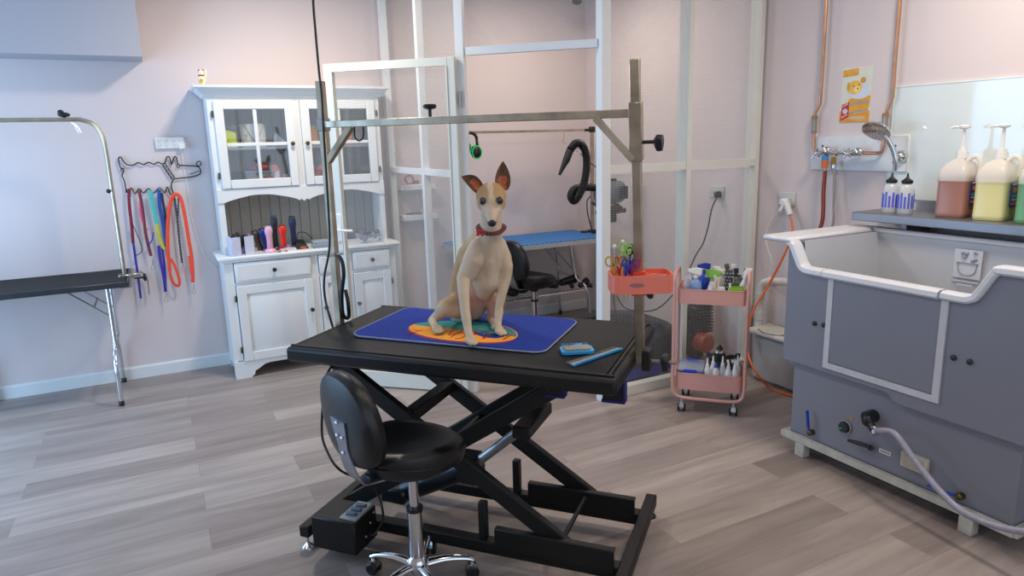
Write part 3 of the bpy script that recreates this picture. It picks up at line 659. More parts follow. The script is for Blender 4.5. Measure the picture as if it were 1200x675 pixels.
# inner bead
for s_, zz in ((0, 0),):
    for p in (A0 - dd * .053, A1 + dd * .053): g.box((p.x, p.y, (z0 + z1) / 2), (.010, .040, z1 - z0 - .1), rz=math.degrees(math.atan2(dd.y, dd.x)))
leaf = build('door', g, DOORM, part_)
a, b = A0 - dd * .05, A1 + dd * .05
build('screen_panel', G().quad_uv(a + V((0, 0, z0 + .09)), b + V((0, 0, z0 + .09)), b + V((0, 0, z1 - .05)), a + V((0, 0, z1 - .05)), LW - .1, 2.0), grid_mesh('wire_screen_door', '#b4b4b1', .010, .0011), leaf, smooth=0)
hp = A1 + dd * .026 + n_ * .018
g = G().box((hp.x, hp.y, 1.05), (.042, .012, .24), rz=math.degrees(math.atan2(dd.y, dd.x)), bev=.003)
q = hp + n_ * .012
g.tube([V((hp.x, hp.y, 1.07)), V((hp.x, hp.y, 1.07)) + n_ * .045, V((hp.x, hp.y, 1.07)) + n_ * .05 + dd * .03, V((hp.x, hp.y, 1.068)) + n_ * .05 + dd * .12], .008, 8)
g.ball(V((hp.x, hp.y, .99)) + n_ * .008, .012)
build('handle', g, PLW, leaf)
for z in (.3, 1.85): build('hinge', G().cyl(HG + n_ * .04 + V((0, 0, z - .045)), HG + n_ * .04 + V((0, 0, z + .045)), .007), STEEL, leaf)

# ------------------------------------------------------------------ in the screened room
t = thing('folding_table', 'blue ribbed folding grooming table in the screened room', 'table', (2.82, 5.06, 0))
BLUE_R = stripe_mat('blue_ribbed', '#4a93dc', '#1f5596', 7.0, 'X')
def rrect(w_, d_, r, n=5):
    out = []
    for cx_, cy_, a0 in ((w_ / 2 - r, d_ / 2 - r, 0), (-w_ / 2 + r, d_ / 2 - r, 90), (-w_ / 2 + r, -d_ / 2 + r, 180), (w_ / 2 - r, -d_ / 2 + r, 270)):
        for i in range(n + 1):
            a_ = R(a0 + 90 * i / n); out.append((cx_ + r * math.cos(a_), cy_ + r * math.sin(a_)))
    return out
TX0, TX1, TY0, TY1, TZ = 2.10, 3.42, 4.80, 5.40, .78
cxx, cyy = (TX0 + TX1) / 2, (TY0 + TY1) / 2
build('tabletop', G().prism(rrect(TX1 - TX0 - .01, TY1 - TY0 - .01, .05), (cxx, cyy, TZ - .02), (1, 0, 0), (0, 1, 0), .02), BLUE_R, t)
build('edge_trim', G().prism(rrect(TX1 - TX0, TY1 - TY0, .055), (cxx, cyy, TZ - .042), (1, 0, 0), (0, 1, 0), .036), mat('#c3c8cc', .35, .3), t)
for x, s in ((3.22, 1), (2.30, -1)):
    g = G()
    g.tube([(x - s * .10, 4.98, .75), (x - s * .06, 4.96, .46), (x - s * .04, 4.93, .40), (x, 4.87, .33), (x + s * .03, 4.85, .02)], .0135, 10, k=5)
    g.tube([(x - s * .10, 5.22, .75), (x - s * .06, 5.24, .46), (x - s * .04, 5.28, .40), (x, 5.34, .33), (x + s * .03, 5.36, .02)], .0135, 10, k=5)
    g.tube([(x - s * .05, 4.95, .43), (x - s * .05, 5.25, .43)], .011, 8)
    lg = build('leg', g, CHR, t)
    for y in (4.85, 5.36): build('rubber_foot', G().lathe((x + s * .03, y, 0), [(.018, 0), (.017, .035), (.014, .04)], 12), BLK, lg)
for y in (4.99, 5.2): build('folding_brace', G().bar((2.93, y, .75), (3.15, y, .50), .005, .03, up=V((0, 1, 0))), mat('#9fb4c2', .35, .5), t)
g = G()
for y in (4.86, 5.34): g.tube([(2.32, y, .33), (3.20, y, .33)], .006, 6)
for i in range(23): g.tube([(2.34 + i * .037, 4.86, .33), (2.34 + i * .037, 5.34, .33)], .0025, 5)
for i in range(40): g.tube([(2.33 + i * .0215, 4.855, .33), (2.33 + i * .0215, 4.855, .31)], .002, 4)
build('wire_shelf', g, CHR, t)
ap = PY(694, 270, 5.15); at_ = PY(692, 151, 5.15); al = PY(548, 158, 5.15)
g = G().bar((ap.x, 5.15, TZ - .05), (ap.x, 5.15, at_.z), .024, .024).bar((ap.x, 5.15, at_.z - .01), (al.x, 5.15, at_.z - .01), .012, .02)
build('grooming_arm', g, POST, t)
build('arm_corner', G().box((ap.x, 5.15, at_.z - .005), (.05, .04, .05), bev=.006).cyl((ap.x, 5.15, at_.z - .01), (ap.x - .08, 5.15, at_.z - .01), .012), BLK, t)
build('arm_clamp', G().box((ap.x - .03, 5.15, TZ + .006), (.16, .05, .02), bev=.004).box((ap.x, 5.15, TZ - .02), (.06, .06, .08), bev=.005), BLK, t)
build('arm_hook', G().tube([PY(x, y, 5.15) for x, y in ((661, 155), (661, 162), (659, 166), (663, 168))], .003, 6), COPPER, t)
# things lying on the wire shelf
for (x0, y0, sx, sy, hz, hexc, lab, nm, cat) in (
        (2.60, 5.03, .12, .10, .10, '#16181c', 'black pouch on the wire shelf of the blue table, left end', 'tool_pouch', 'pouch'),
        (2.78, 5.10, .11, .10, .13, '#1d3f68', 'blue and black bag on the wire shelf behind the stool', 'small_bag', 'bag'),
        (2.95, 5.00, .07, .07, .09, '#1c1d22', 'black bundle on the wire shelf right of the blue bag', 'bundle', 'bundle')):
    g = G()
    for i in range(7): g.ball((x0 + random.uniform(-.5, .5) * sx, y0 + random.uniform(-.5, .5) * sy, .336 + hz * .45 + random.uniform(-.1, .2) * hz), (sx * .5, sy * .5, hz * .45), 10)
    single(nm, g, mat(hexc, .6, var=.3), lab, cat)
t = thing('hair_dryer', 'black handheld dryer lying at the right on the wire shelf', 'dryer', (3.12, 5.0, .336))
build('barrel', G().cyl((.06, 0, .07), (-.08, 0, .05), .04, .03).lathe((.06, 0, .07), [(.042, 0), (.03, .03), (1e-5, .035)], 16, rot('Y', 90)), BLK, t, True)
build('handle', G().bar((0, 0, .06), (-.02, -.10, .02), .03, .035, .006), BLK, t, True)
t = thing('nozzle_set', 'small black nozzles at the right end of the wire shelf', 'nozzle', (3.18, 4.90, .336))
build('nozzle', G().cyl((0, 0, .03), (.08, .02, .06), .02, .03).cyl((.03, .02, .02), (.1, -.03, .02), .012, .02).ball((.0, 0, .03), .025), BLK, t, True)
# high velocity dryer on the arm post, with its hose
D_ = 4.62
c = PY(716, 226, D_)
t = thing('pet_dryer', 'grey pet dryer with a curled black hose mounted beside the blue table', 'dryer', (c.x, D_, c.z))
body = [(.0001, -.16), (.05, -.158), (.085, -.14), (.10, -.10), (.10, -.02), (.106, -.015), (.106, .0), (.10, .005), (.10, .08), (.085, .12), (.05, .135), (.0001, .137)]
build('housing', G().lathe(c, [(r_ * .92, z_ * .88) for r_, z_ in body], 26, rot('Y', 82)), mat('#5f6a73', .35), t)
g = G()
for k_ in range(6): g.box((c.x + .02 + .014 * k_, D_ - .098, c.z + .005), (.006, .012, .10))
build('support_arm', G().bar((ap.x, 5.14, c.z - .13), (c.x - .02, D_ + .02, c.z - .13), .025, .025), BLK, t)
build('vents', g, mat('#3c4148', .5), t)
g = G()
for dx in (-.05, .06): g.bar((c.x + dx, D_, c.z - .09), (c.x + dx, D_, c.z - .17), .03, .03)
g.box((c.x, D_, c.z - .13), (.17, .10, .05), bev=.01); g.box((c.x + .0, D_, c.z - .19), (.09, .06, .10), bev=.012)
g.cyl((c.x + .09, D_, c.z - .15), (c.x + .14, D_, c.z - .15), .02); g.cyl((c.x - .1, D_, c.z - .15), (c.x - .14, D_, c.z - .15), .02)
g.box((c.x, D_, c.z + .105), (.10, .03, .02), bev=.006)
build('mount', g, BLK, t)
hp_ = [PY(x, y, D_ - d) for x, y, d in ((668, 176, .12), (674, 168.5, .12), (681, 169, .12), (686, 178, .12), (687.5, 192, .12), (685.5, 210, .12), (680, 226, .10), (673, 235.5, .08), (669, 230, .05), (673, 222, .02), (683, 219.5, 0), (697, 220, 0))]
sp = spline(hp_, 14); rs = [.029 + (.0025 if i % 2 else -.0015) for i in range(len(sp))]
build('hose', G().tube(sp, rs, 12), BLK, t)
build('nozzle', G().tube([PY(668, 176, D_ - .12), PY(663.5, 188, D_ - .12), PY(660.5, 194, D_ - .12), PY(655.5, 205, D_ - .12)], [.029, .028, .020, .011], 14), BLK, t)
build('hose_hook', G().tube([PY(x, y, D_ - .03) for x, y in ((692, 182), (684, 176), (678, 174), (674, 172), (676, 178))], .005, 6, k=4), CHR, t)
build('power_cord', G().tube([PY(x, y, 5.02) for x, y in ((692, 230), (688, 236), (689, 252), (694, 270), (699, 285), (702, 300))], .005, 6, k=5).tube([PY(x, y, 5.0) for x, y in ((680, 180), (692, 191), (706, 202), (715, 214))], .004, 6, k=5).box(PY(703, 293, 5.02), (.03, .03, .05), bev=.006), BLK, t)
# ear muffs on the arm
t = thing('ear_muffs', 'black and green ear muffs hanging from the arm beside the open door', 'ear muffs', tuple(PY(556, 172, 5.13)))
c = PY(552, 166, 5.13)
build('headband', G().tube([(c.x - .07, 5.13, c.z - .04), (c.x - .065, 5.13, c.z + .03), (c.x - .01, 5.13, c.z + .07), (c.x + .045, 5.13, c.z + .04), (c.x + .055, 5.13, c.z - .05)], .013, 8, k=6), BLK, t)
for dx, dz, rz in ((-.055, -.05, 20), (.035, -.085, -15)):
    cp = build('ear_cup', G().ball((c.x + dx, 5.12, c.z + dz), (.045, .035, .055), M=rot('Y', rz)), BLK, t)
    build('green_ring', G().tube([(c.x + dx + .04 * math.cos(a_), 5.10, c.z + dz + .05 * math.sin(a_)) for a_ in [i * .5236 for i in range(12)]], .006, 6, closed=True), mat('#1fd06a', .4), cp)
build('silver_slider', G().tube([(c.x + .055, 5.12, c.z + .02), (c.x + .058, 5.11, c.z - .045)], .006, 6), CHR, t)

# stools: local frame, seat centre on the axis, backrest towards -x
def stool(loc, rz, zs, label, r=.195, base_rot=0.0):
    t = thing('wheeled_stool', label, 'stool', loc, rz); B = lambda n, g, m, p=t: build(n, g, m, p, True)
    # saddle shaped round seat with a thick rolled edge
    prof = [(1e-5, -.084), (.10, -.084), (r * .80, -.080), (r * .97, -.052), (r * 1.01, -.022), (r * .97, .0), (r * .86, .014), (r * .7, .012), (r * .4, .0), (1e-5, -.003)]
    g = G(); vs = []; n = 40
    for rr, z in prof:
        for j in range(n):
            a = 2 * math.pi * j / n; sc_ = 1 + .05 * math.cos(2 * a)
            lift = .018 * (rr / r) ** 2 * (-math.cos(a)) + .012 * (rr / r) ** 2 * math.cos(2 * (a)) * (-1 if z > -.02 else 0)
            vs.append((rr * math.cos(a) * (1.0 if z < -.05 else sc_), rr * math.sin(a), zs + z + (lift if z > -.06 else 0)))
    fs = [(i * n + j, i * n + (j + 1) % n, (i + 1) * n + (j + 1) % n, (i + 1) * n + j) for i in range(len(prof) - 1) for j in range(n)]
    g.add(vs, fs); seat = B('seat', g, LEATH)
    build('piping', G().tube([(r * .985 * math.cos(a) * (1 + .05 * math.cos(2 * a)), r * .985 * math.sin(a), zs - .033 - .014 * math.cos(a)) for a in [2 * math.pi * i / 36 for i in range(36)]], .004, 6, closed=True), LEATH, seat, True)
    # curved backrest
    g = G(); vs = []; m = 32
    bw, bh, cz = .172, .165, zs + .150
    rings = [(1.0, 0.0), (.985, .016), (.93, .028), (.7, .036), (.35, .038), (0.001, .038)]
    def bp(u_, v_, d): # u across, v up; curved around the axis
        x = -r - .035 + .35 * (u_ ** 2) - .10 * v_ ; return (x - d, u_, cz + v_)
    for side in (1, -1):
        o = len(vs)
        for k_, d in rings:
            for j in range(m):
                a = 2 * math.pi * j / m; u_ = bw * k_ * math.copysign(abs(math.cos(a)) ** .85, math.cos(a)); v_ = bh * k_ * math.copysign(abs(math.sin(a)) ** .9, math.sin(a)); u_ *= (1 - .12 * v_ / bh)
                vs.append(bp(u_, v_, side * d))
        for i in range(len(rings) - 1):
            for j in range(m): fs_ = (o + i * m + j, o + i * m + (j + 1) % m, o + (i + 1) * m + (j + 1) % m, o + (i + 1) * m + j); g.f.append(list(fs_)); g.mi.append(0)
    g.v = [V(p) for p in vs]; back = B('backrest', g, LEATH)
    # metal bracket: vertical plate outside the backrest, running under the seat
    pts = [(-r - .079, 0, cz + .01), (-r - .071, 0, cz - .06), (-r - .058, 0, cz - .14), (-r - .035, 0, zs - .060), (-r - .0, 0, zs - .088), (-r + .09, 0, zs - .094)]
    g = G(); P3 = spline(pts, 5)
    for i in range(len(P3) - 1):
        tt = i / (len(P3) - 1); wd = .032 + .014 * abs(math.cos(tt * 5.5)); a, b = P3[i], P3[i + 1]
        dv = (b - a).normalized(); nn = V((-dv.z, 0, dv.x))
        g.hull([a + V((0, s * wd, 0)) + nn * h for s in (-1, 1) for h in (0, .006)] + [b + V((0, s * (.032 + .014 * abs(math.cos((i + 1) / (len(P3) - 1) * 5.5))), 0)) + nn * h for s in (-1, 1) for h in (0, .006)])
    br = B('bracket', g, mat('#9aa0aa', .3, .9))
    g = G()
    for z, y in ((cz - .0, 0), (cz - .05, .016), (cz - .05, -.016), (cz - .11, 0)): g.ball((-r - .0815 + (cz - z) * .13, y, z), (.005, .007, .007), 8)
    build('screws', g, CHR, br, True)
    g = G().box((.0, 0, zs - .094), (.17, .15, .018), bev=.004).box((-r * .55, 0, zs - .088), (.14, .06, .02), bev=.004).cyl((0, 0, zs - .10), (0, 0, zs - .13), .03)
    g.tube([(.03, .02, zs - .10), (.10, .10, zs - .115), (.14, .17, zs - .12)], .006, 8)
    B('mechanism', g, BLK)
    B('gas_lift', G().cyl((0, 0, .30), (0, 0, zs - .10), .018, n=20).cyl((0, 0, .115), (0, 0, .31), .027, n=24), CHR)
    B('lift_collar', G().cyl((0, 0, .305), (0, 0, .32), .030, n=24), BLK)
    B('hub', G().lathe((0, 0, .055), [(1e-5, 0), (.03, 0), (.042, .01), (.042, .045), (.032, .065), (.026, .07)], 20), CHR)
    for i in range(5):
        a = R(base_rot - rz + 72 * i); d = V((math.cos(a), math.sin(a), 0))
        lg = B('base_arm', G().tube([d * .03 + V((0, 0, .088)), d * .10 + V((0, 0, .094)), d * .17 + V((0, 0, .085)), d * .205 + V((0, 0, .072))], [.021, .017, .015, .013], 12, k=5, flat=.75), CHR)
        e = d * .20; pr_ = V((-d.y, d.x, 0))
        cs = build('caster', G().cyl(e + V((0, 0, .05)), e + V((0, 0, .075)), .007).hull([e + pr_ * s * .012 + d * q_ + V((0, 0, h)) for s in (-1, 1) for q_, h in ((-.022, .035), (.022, .035), (-.012, .058), (.012, .058))]), CHR, lg, True)
        for s in (-1, 1): cs2 = build('wheel', G().lathe(e + pr_ * s * .014 + V((0, 0, .0245)), [(1e-5, -.008), (.020, -.008), (.0245, -.004), (.0245, .004), (.020, .008), (1e-5, .008)], 18, Matrix.Rotation(a, 4, 'Z') @ rot('X', 90)), BLK, lg, True)
    return t
s0 = FL(626, 323, .52)
stool((s0.x - .0, s0.y, 0), 10, .52, 'black stool with backrest standing in front of the blue table in the screened room', r=.18, base_rot=20)

# woven dog bed in the partition
t = thing('pet_bed', 'large dark woven pet bed with blue base on the floor behind the screen', 'pet bed', (2.80, 3.93, 0))
vs = []; g = G()
A_, B_ = .40, .36
def sup(a, r1, r2, e=.6): return (r1 * math.copysign(abs(math.cos(a)) ** e, math.cos(a)), r2 * math.copysign(abs(math.sin(a)) ** e, math.sin(a)))
def ringset(prof, nm, m, n=44):
    g = G(); vs = []
    for (s, z) in prof:
        for j in range(n):
            x, y = sup(2 * math.pi * j / n, A_ + s, B_ + s); vs.append((x, y, z))
    fs = [(i * n + j, i * n + (j + 1) % n, (i + 1) * n + (j + 1) % n, (i + 1) * n + j) for i in range(len(prof) - 1) for j in range(n)]
    g.add(vs, fs); return build(nm, g, m, t, True)
WOV = mat('#3a3c42', .75, var=.45, scale=55, bump=.5)
ringset([(.0, .03), (.02, .10), (.03, .20), (.02, .27), (-.01, .295), (-.04, .27), (-.05, .20), (-.06, .06)], 'woven_wall', WOV)
ringset([(-.02, 0), (.005, .0), (.012, .05), (.01, .085), (-.01, .09)], 'blue_base', mat('#2738b8', .5))
g = G().lathe((0, 0, .05), [(1e-5, 0), (.33, 0), (.34, .03), (.30, .06), (1e-5, .065)], 36, sy=.9); build('cushion', g, mat('#23262e', .8, bump=.3), t, True)
t = thing('floor_dryer', 'dark ribbed appliance with red drum behind the screen near the trolley', 'dryer', (3.41, 3.72, 0))
q0 = V((3.30, 4.35, 0))
g = G().box((0, 0, .20), (.10, .12, .40), bev=.02)
build('stand_body', g, mat('#2a2d30', .5), t, True)
g = G()
for k_ in range(17): g.box((0.03, -.03, .20 + k_ * .023), (.14, .10, .012), bev=.003)
g.box((.03, -.02, .43), (.12, .08, .33)); build('ribbed_panel', g, mat('#34383c', .5), t, True)
build('red_drum', G().lathe((-.02, -.11, .14), [(1e-5, -.05), (.055, -.05), (.07, -.035), (.07, .035), (.06, .05), (1e-5, .055)], 24, rot('X', 90)), mat('#a8473a', .45), t, True)
build('nozzle', G().cyl((.0, -.05, .34), (-.12, -.05, .34), .03, .035), BLK, t, True)
# outlet and cord inside
def outlet(name, label, p, n, w_=.115, h_=.075, cat='outlet', hexc='#cfd0c8'):
    """n: wall normal axis 'x' (right wall) or 'y'"""
    t = thing(name, label, cat, tuple(p))
    sz = (.012, w_, h_) if n == 'x' else (w_, .012, h_)
    off = V((-.006, 0, 0)) if n == 'x' else V((0, -.006, 0))
    build('plate', G().box(p + off, sz, bev=.004), mat(hexc, .4), t); g = G()
    for s in (-1, 1):
        for k_ in (-1, 1):
            c_ = p + off * 2.1 + (V((0, s * w_ * .25 + k_ * .006, .0)) if n == 'x' else V((s * w_ * .25 + k_ * .006, 0, 0)))
            g.box(c_, (.002, .002, .008) if n == 'x' else (.002, .002, .008))
    build('socket_slots', g, mat('#6d6d68', .6), t)
    return t
p = PX(841, 225, RX); t = outlet('wall_outlet', 'beige double outlet with black plug on the right wall inside the screen', V((RX, p.y, p.z)), 'x', .14, .09)
t = thing('electric_lead', 'black cord hanging from the outlet behind the screen', 'cord', (RX - .04, p.y, p.z))
pl = PX(841, 228, RX - .03); build('plug', G().box(pl, (.05, .045, .045), bev=.01), BLK, t)
build('cable', G().tube([PX(x, y, X_) for x, y, X_ in ((840, 232, 3.54), (834, 245, 3.53), (830, 265, 3.53), (824, 285, 3.53), (815, 300, 3.5), (800, 330, 3.4), (770, 362, 3.2), (735, 362, 3.1), (722, 345, 3.0), (718, 335, 3.0), (722, 372, 3.0))], .005, 6, k=6), BLK, t)
# two small wall shelves seen through the side screen
for (x, y, w_, lab, item) in ((488, 219, .30, 'small white wall shelf holding a pink roll, upper of two behind the screen', 1), (491, 254, .30, 'small white wall shelf with grey clips, lower of two behind the screen', 2)):
    c = PY(x, y, BY - .06); t = thing('wall_shelf', lab, 'shelf', (c.x, BY, c.z)); build('board', G().box((c.x, BY - .06, c.z), (w_, .12, .045), bev=.004), TRIM, t)
    build('bracket', G().box((c.x, BY - .008, c.z - .03), (w_ * .8, .014, .03)), TRIM, t)
    if item == 1:
        r_ = thing('tape_roll', 'pink roll standing on the upper small shelf behind the screen', 'roll', (c.x - .06, BY - .06, c.z + .0226))
        build('roll', G().tube([(.032 * math.cos(a_), 0, .042 + .032 * math.sin(a_)) for a_ in [i * .3927 for i in range(16)]], .0105, 8, closed=True, flat=1.8), mat('#b9707e', .6), r_, True)
        build('core', G().tube([(.02 * math.cos(a_), 0, .042 + .02 * math.sin(a_)) for a_ in [i * .3927 for i in range(16)]], .004, 6, closed=True, flat=3), PLW, r_, True)
        single('small_block', G().box((c.x + .0, BY - .05, c.z + .0376), (.05, .05, .03), bev=.006), mat('#9a5a68', .6), 'small dusky pink block beside the pink roll on the upper shelf', 'block')
    else:
        g = G()
        for i in range(8): g.hull([V((c.x - .10 + i * .016, BY - .06, c.z + .0226)) + V(q) for q in ((-.006, -.03, 0), (.006, -.03, 0), (-.006, .03, 0), (.006, .03, 0), (-.003, 0, .018), (.003, 0, .018))])
        o = single('clip_row', g, mat('#6a7078', .4, .4), 'row of small grey clips on the lower shelf behind the screen', 'clips'); o['kind'] = 'stuff'
# ------------------------------------------------------------------ scissor lift grooming table
TC, TANG = V((1.06, 2.39, 0)), -48.5
TU = V((math.cos(R(TANG)), math.sin(R(TANG)), 0)); TW = V((-TU.y, TU.x, 0)); TTOP = .86
def LT(u, v, z): return TC + TU * u + TW * v + V((0, 0, z))
lift = thing('lift_grooming_table', 'black scissor lift grooming table with overhead bar in the middle of the room', 'table', tuple(TC), TANG)
def L4(n, g, m, p=lift, **k): return build(n, g, m, p, True, **k)
L4('tabletop', G().box((0, 0, TTOP - .033), (1.28, .71, .058), bev=.012), BLKM)
L4('rubber_mat', G().prism(rrect(1.20, .64, .012), (0, 0, TTOP - .006), (1, 0, 0), (0, 1, 0), .008), RUB)
g = G()
for s in (-1, 1): g.box((0, s * .325, TTOP - .0015), (1.26, .014, .008), bev=.003); g.box((s * .61, 0, TTOP - .0015), (.014, .64, .008), bev=.003)
L4('rim', g, BLKM)
def arm(a, b, v, nm='scissor_arm'): L4(nm, G().bar((a[0], v, a[1]), (b[0], v, b[1]), .065, .032, .004, up=V((0, 1, 0))), BLKM)
for s in (-1, 1):
    arm((-.54, .765), (.42, .13), s * .190)
    arm((.44, .775), (-.53, .13), s * .150)
g = G()
for (u_, z) in ((-.06, .448),): g.cyl((u_, -.215, z), (u_, .215, z), .016)
L4('pivot_rod', g, BLKM)
L4('cross_tube', G().box((-.22, 0, .56), (.05, .34, .05), bev=.004), BLKM)
L4('lower_rod', G().cyl((.40, -.21, .145), (.40, .21, .145), .009), BLKM)
g = G()
for s in (-1, 1): g.box((.0, s * .20, TTOP - .075), (1.1, .05, .03))
L4('upper_slide_rails', g, BLKM)
# ground frame
for s in (-1, 1): L4('base_rail', G().box((0, s * .190, .075), (1.24, .05, .05), bev=.004), BLKM)
for s in (-1, 1): L4('end_bar', G().box((s * .64, 0, .075), (.045, .70, .05), bev=.004), BLKM)
for s in (-1, 1):
    g = G().box((.375, s * .220 if s < 0 else .155, .125), (.46, .008, .085), bev=.002).box((.375, (s * .220 if s < 0 else .155) + .012, .165), (.46, .026, .008), bev=.002)
    L4('slide_channel', g, BLKM)
    L4('stop_post', G().box((.085, s * .185, .175), (.032, .032, .155), bev=.004), BLKM)
    g = G().box((-.60, s * .14, .115), (.05, .12, .035), bev=.004); L4('rear_block', g, BLKM)
for su in (-1, 1):
    for sv in (-1, 1):
        L4('levelling_foot', G().lathe((su * .635, sv * .335, 0), [(1e-5, 0), (.028, 0), (.026, .008), (.010, .02), (.006, .024), (.006, .055)], 16), CHR if su < 0 else BLK)
# actuator: black motor, grey ram
g = G().cyl((-.36, .0, .13), (-.02, .0, .30), .048, n=20).box((-.05, 0, .285), (.10, .11, .12), M=T((0, 0, 0)), bev=.015).box((-.40, 0, .12), (.12, .12, .07), bev=.01)
L4('motor', g, mat('#131b22', .35))
L4('ram', G().cyl((-.03, .0, .30), (.20, .0, .50), .020, n=20).cyl((.19, 0, .49), (.24, 0, .53), .014), mat('#a8aaac', .35, .7))
L4('bracket', G().box((.23, 0, .53), (.07, .28, .05), bev=.006), BLKM)
cb = L4('control_box', G().box((-.458, -.322, .122), (.20, .155, .135), bev=.005), BLKM)
g = G().box((-.40, -.315, .193), (.075, .13, .012), bev=.003); sw = L4('switch_plate', g, mat('#8f9697', .5), cb)
g = G()
for k_ in range(3): g.box((-.40, -.352 + .034 * k_, .203), (.045, .02, .012), bev=.003)
L4('switches', g, mat('#4b5c6b', .4), sw) if False else L4('switches', g, mat('#4b5c6b', .4), cb)
g = G()
for a_, b_ in ((-.355, .10), (-.355, .14), (-.355, .17)): g.ball((a_, -.33 + (b_ - .1) * .9, b_), (.005, .006, .006), 8)
L4('box_screws', g, STEEL, cb)
# overhead frame
PLB, PLT = V((-.638, .004, .80)), V((-.638, .004, 1.853))
PRB, PRT = V((.655, -.035, .82)), V((.655, -.185, 1.835))
TUm = V((1, 0, 0))
L4('left_post', G().bar(PLB, PLT, .030, .030, .002, up=TUm), POST)
L4('right_post', G().bar(PRB, PRT, .030, .030, .002, up=TUm), POST)
cl, crr = PLB.lerp(PLT, (1.685 - .8) / 1.053), PRB.lerp(PRT, (1.672 - .8) / 1.035)
L4('crossbar', G().bar(cl + V((.01, 0, 0)), crr - V((.01, 0, 0)), .030, .026, .002, up=V((0, 0, 1))), POST)
L4('brace', G().bar(cl + V((.13, 0, -.01)), cl + V((.01, 0, -.145)), .028, .022), POST); L4('brace', G().bar(crr + V((-.13, .0, -.01)), crr + V((-.01, .012, -.145)), .028, .022), POST)

d_ = (PRT - PRB).normalized()
L4('right_sleeve', G().bar(crr - d_ * .15, crr + d_ * .035, .040, .040, .002, up=TUm), POST)
L4('left_sleeve', G().box(cl, (.040, .040, .05), bev=.003), STEEL)
def star(c, ax, r=.03):
    M = T(V(c)) @ (rot('Y', 90) if ax == 'x' else rot('X', 90) if ax == 'y' else Matrix())
    g = G(); pts = []
    for i in range(24):
        a = 2 * math.pi * i / 24; rr = r * (1 + .16 * math.cos(3 * a)); pts.append((rr * math.cos(a), rr * math.sin(a)))
    lo = len(g.v)
    vs = [M @ V((x * k_, y * k_, z)) for k_, z in ((.45, -.008), (.95, 0), (1, .008), (.92, .018), (.3, .022)) for x, y in pts]
    fs = [(i * 24 + j, i * 24 + (j + 1) % 24, (i + 1) * 24 + (j + 1) % 24, (i + 1) * 24 + j) for i in range(4) for j in range(24)] + [tuple(range(23, -1, -1)), tuple(96 + j for j in range(24))]
    g.add(vs, fs); return g
p = crr + V((.0, 0, -.09))
k1 = star(p + V((.065, 0.01, 0)), 'x', .026).cyl(p + V((.015, .01, 0)), p + V((.06, .01, 0)), .006); L4('sleeve_knob', k1, BLK)
p = PRB + V((0, -.005, .025))
p = V((.655, -.035, .845)); L4('lower_bracket', G().box(p + V((.024, 0, -.015)), (.03, .055, .075), bev=.004), mat('#2c2a26', .45, .5))
L4('lower_knob', star(p + V((.080, 0, -.02)), 'x', .032), BLK)
L4('bolt', G().cyl(p + V((.04, 0, -.02)), p + V((.125, 0, -.02)), .0065), STEEL)
p = cl.lerp(crr, .40)
L4('bar_knob', G().cyl(p + V((0, 0, .01)), p + V((0, 0, .045)), .006).lathe(p + V((0, 0, .04)), [(.008, 0), (.022, .004), (.026, .012), (.022, .018), (1e-5, .02)], 16), BLK)
p = cl.lerp(crr, .14)
L4('noose_loop', G().tube([p + V((-.02, 0, -.01)), p + V((-.022, 0, -.05)), p + V((-.004, 0, -.066)), p + V((.016, 0, -.05)), p + V((.018, 0, -.01))], .0035, 6, k=5), BLK)
for (u_, v_, w_) in ((.40, -.22, .06), (.60, -.21, .075)):
    pk = L4('hanging_pocket', G().box((u_, v_, .765), (w_, .03, .075), bev=.006), mat('#15171c', .8))
    L4('blue_binding', G().box((u_, v_, .731), (w_ + .006, .036, .010), bev=.002).box((u_ + w_ / 2, v_, .765), (.008, .036, .07), bev=.002), mat('#141c60', .7), pk)

t = thing('power_cable', 'black cable hanging from the ceiling along the left post to the control box', 'cable', tuple(LT(-.66, 0, 0)))
CB = lambda x, y, D: PD(x, y, D)
dl = 2.78
pts = [CB(367, -40, 2.62), CB(367, 0, 2.66), CB(370, 40, 2.68), CB(374, 85, 2.70), CB(377, 110, 2.70), CB(379, 150, 2.71), CB(382, 200, 2.76), CB(385, 250, 2.80), CB(386, 290, 2.83), CB(380, 325, 2.85), CB(381, 350, 2.87), CB(388, 377, 2.88), LT(-.69, .03, .80), LT(-.66, .0, .70), CB(383, 440, 2.62), CB(377, 500, 2.62), CB(383, 528, 2.6), CB(400, 552, 2.58), LT(-.40, -.20, .25), LT(-.33, -.24, .15), LT(-.335, -.30, .10), LT(-.36, -.31, .10)]
build('cable', G().tube(pts, .0048, 8, k=7), BLK, t)
pts = [LT(-.612, -.02, 1.16), LT(-.58, -.03, 1.14), LT(-.575, -.03, 1.08), LT(-.60, -.02, .99), LT(-.615, .0, .90), LT(-.61, .03, .88), LT(-.60, .02, .95), LT(-.615, .03, 1.0)]
build('spare_loop', G().tube(pts, .008, 8, k=6), BLK, t)
build('cable_tie', G().tube([LT(-.66, -.02, 1.155), LT(-.64, -.022, 1.155), LT(-.61, -.022, 1.16), LT(-.585, -.02, 1.165), LT(-.60, .01, 1.16)], .006, 6, k=4), mat('#b9b3a8', .5), t)

# ------------------------------------------------------------------ blue mat with coloured oval
def LTP(x, y, z): return FL(x, y, z)
zm = TTOP + .003
mt = thing('blue_mat', 'royal blue carpet mat with orange and teal oval under the dog', 'mat', tuple(LT(-.06, .05, zm)), TANG)
def matpt(u_, v_, up_=0):   # local to the mat; the left end lifts slightly
    w_ = .0 + max(0, -u_ - .28) ** 2 * .35 + .004 * math.sin(u_ * 9)
    return V((u_, v_, up_ + .004 + w_))
out = rrect(.80, .47, .05, 6)
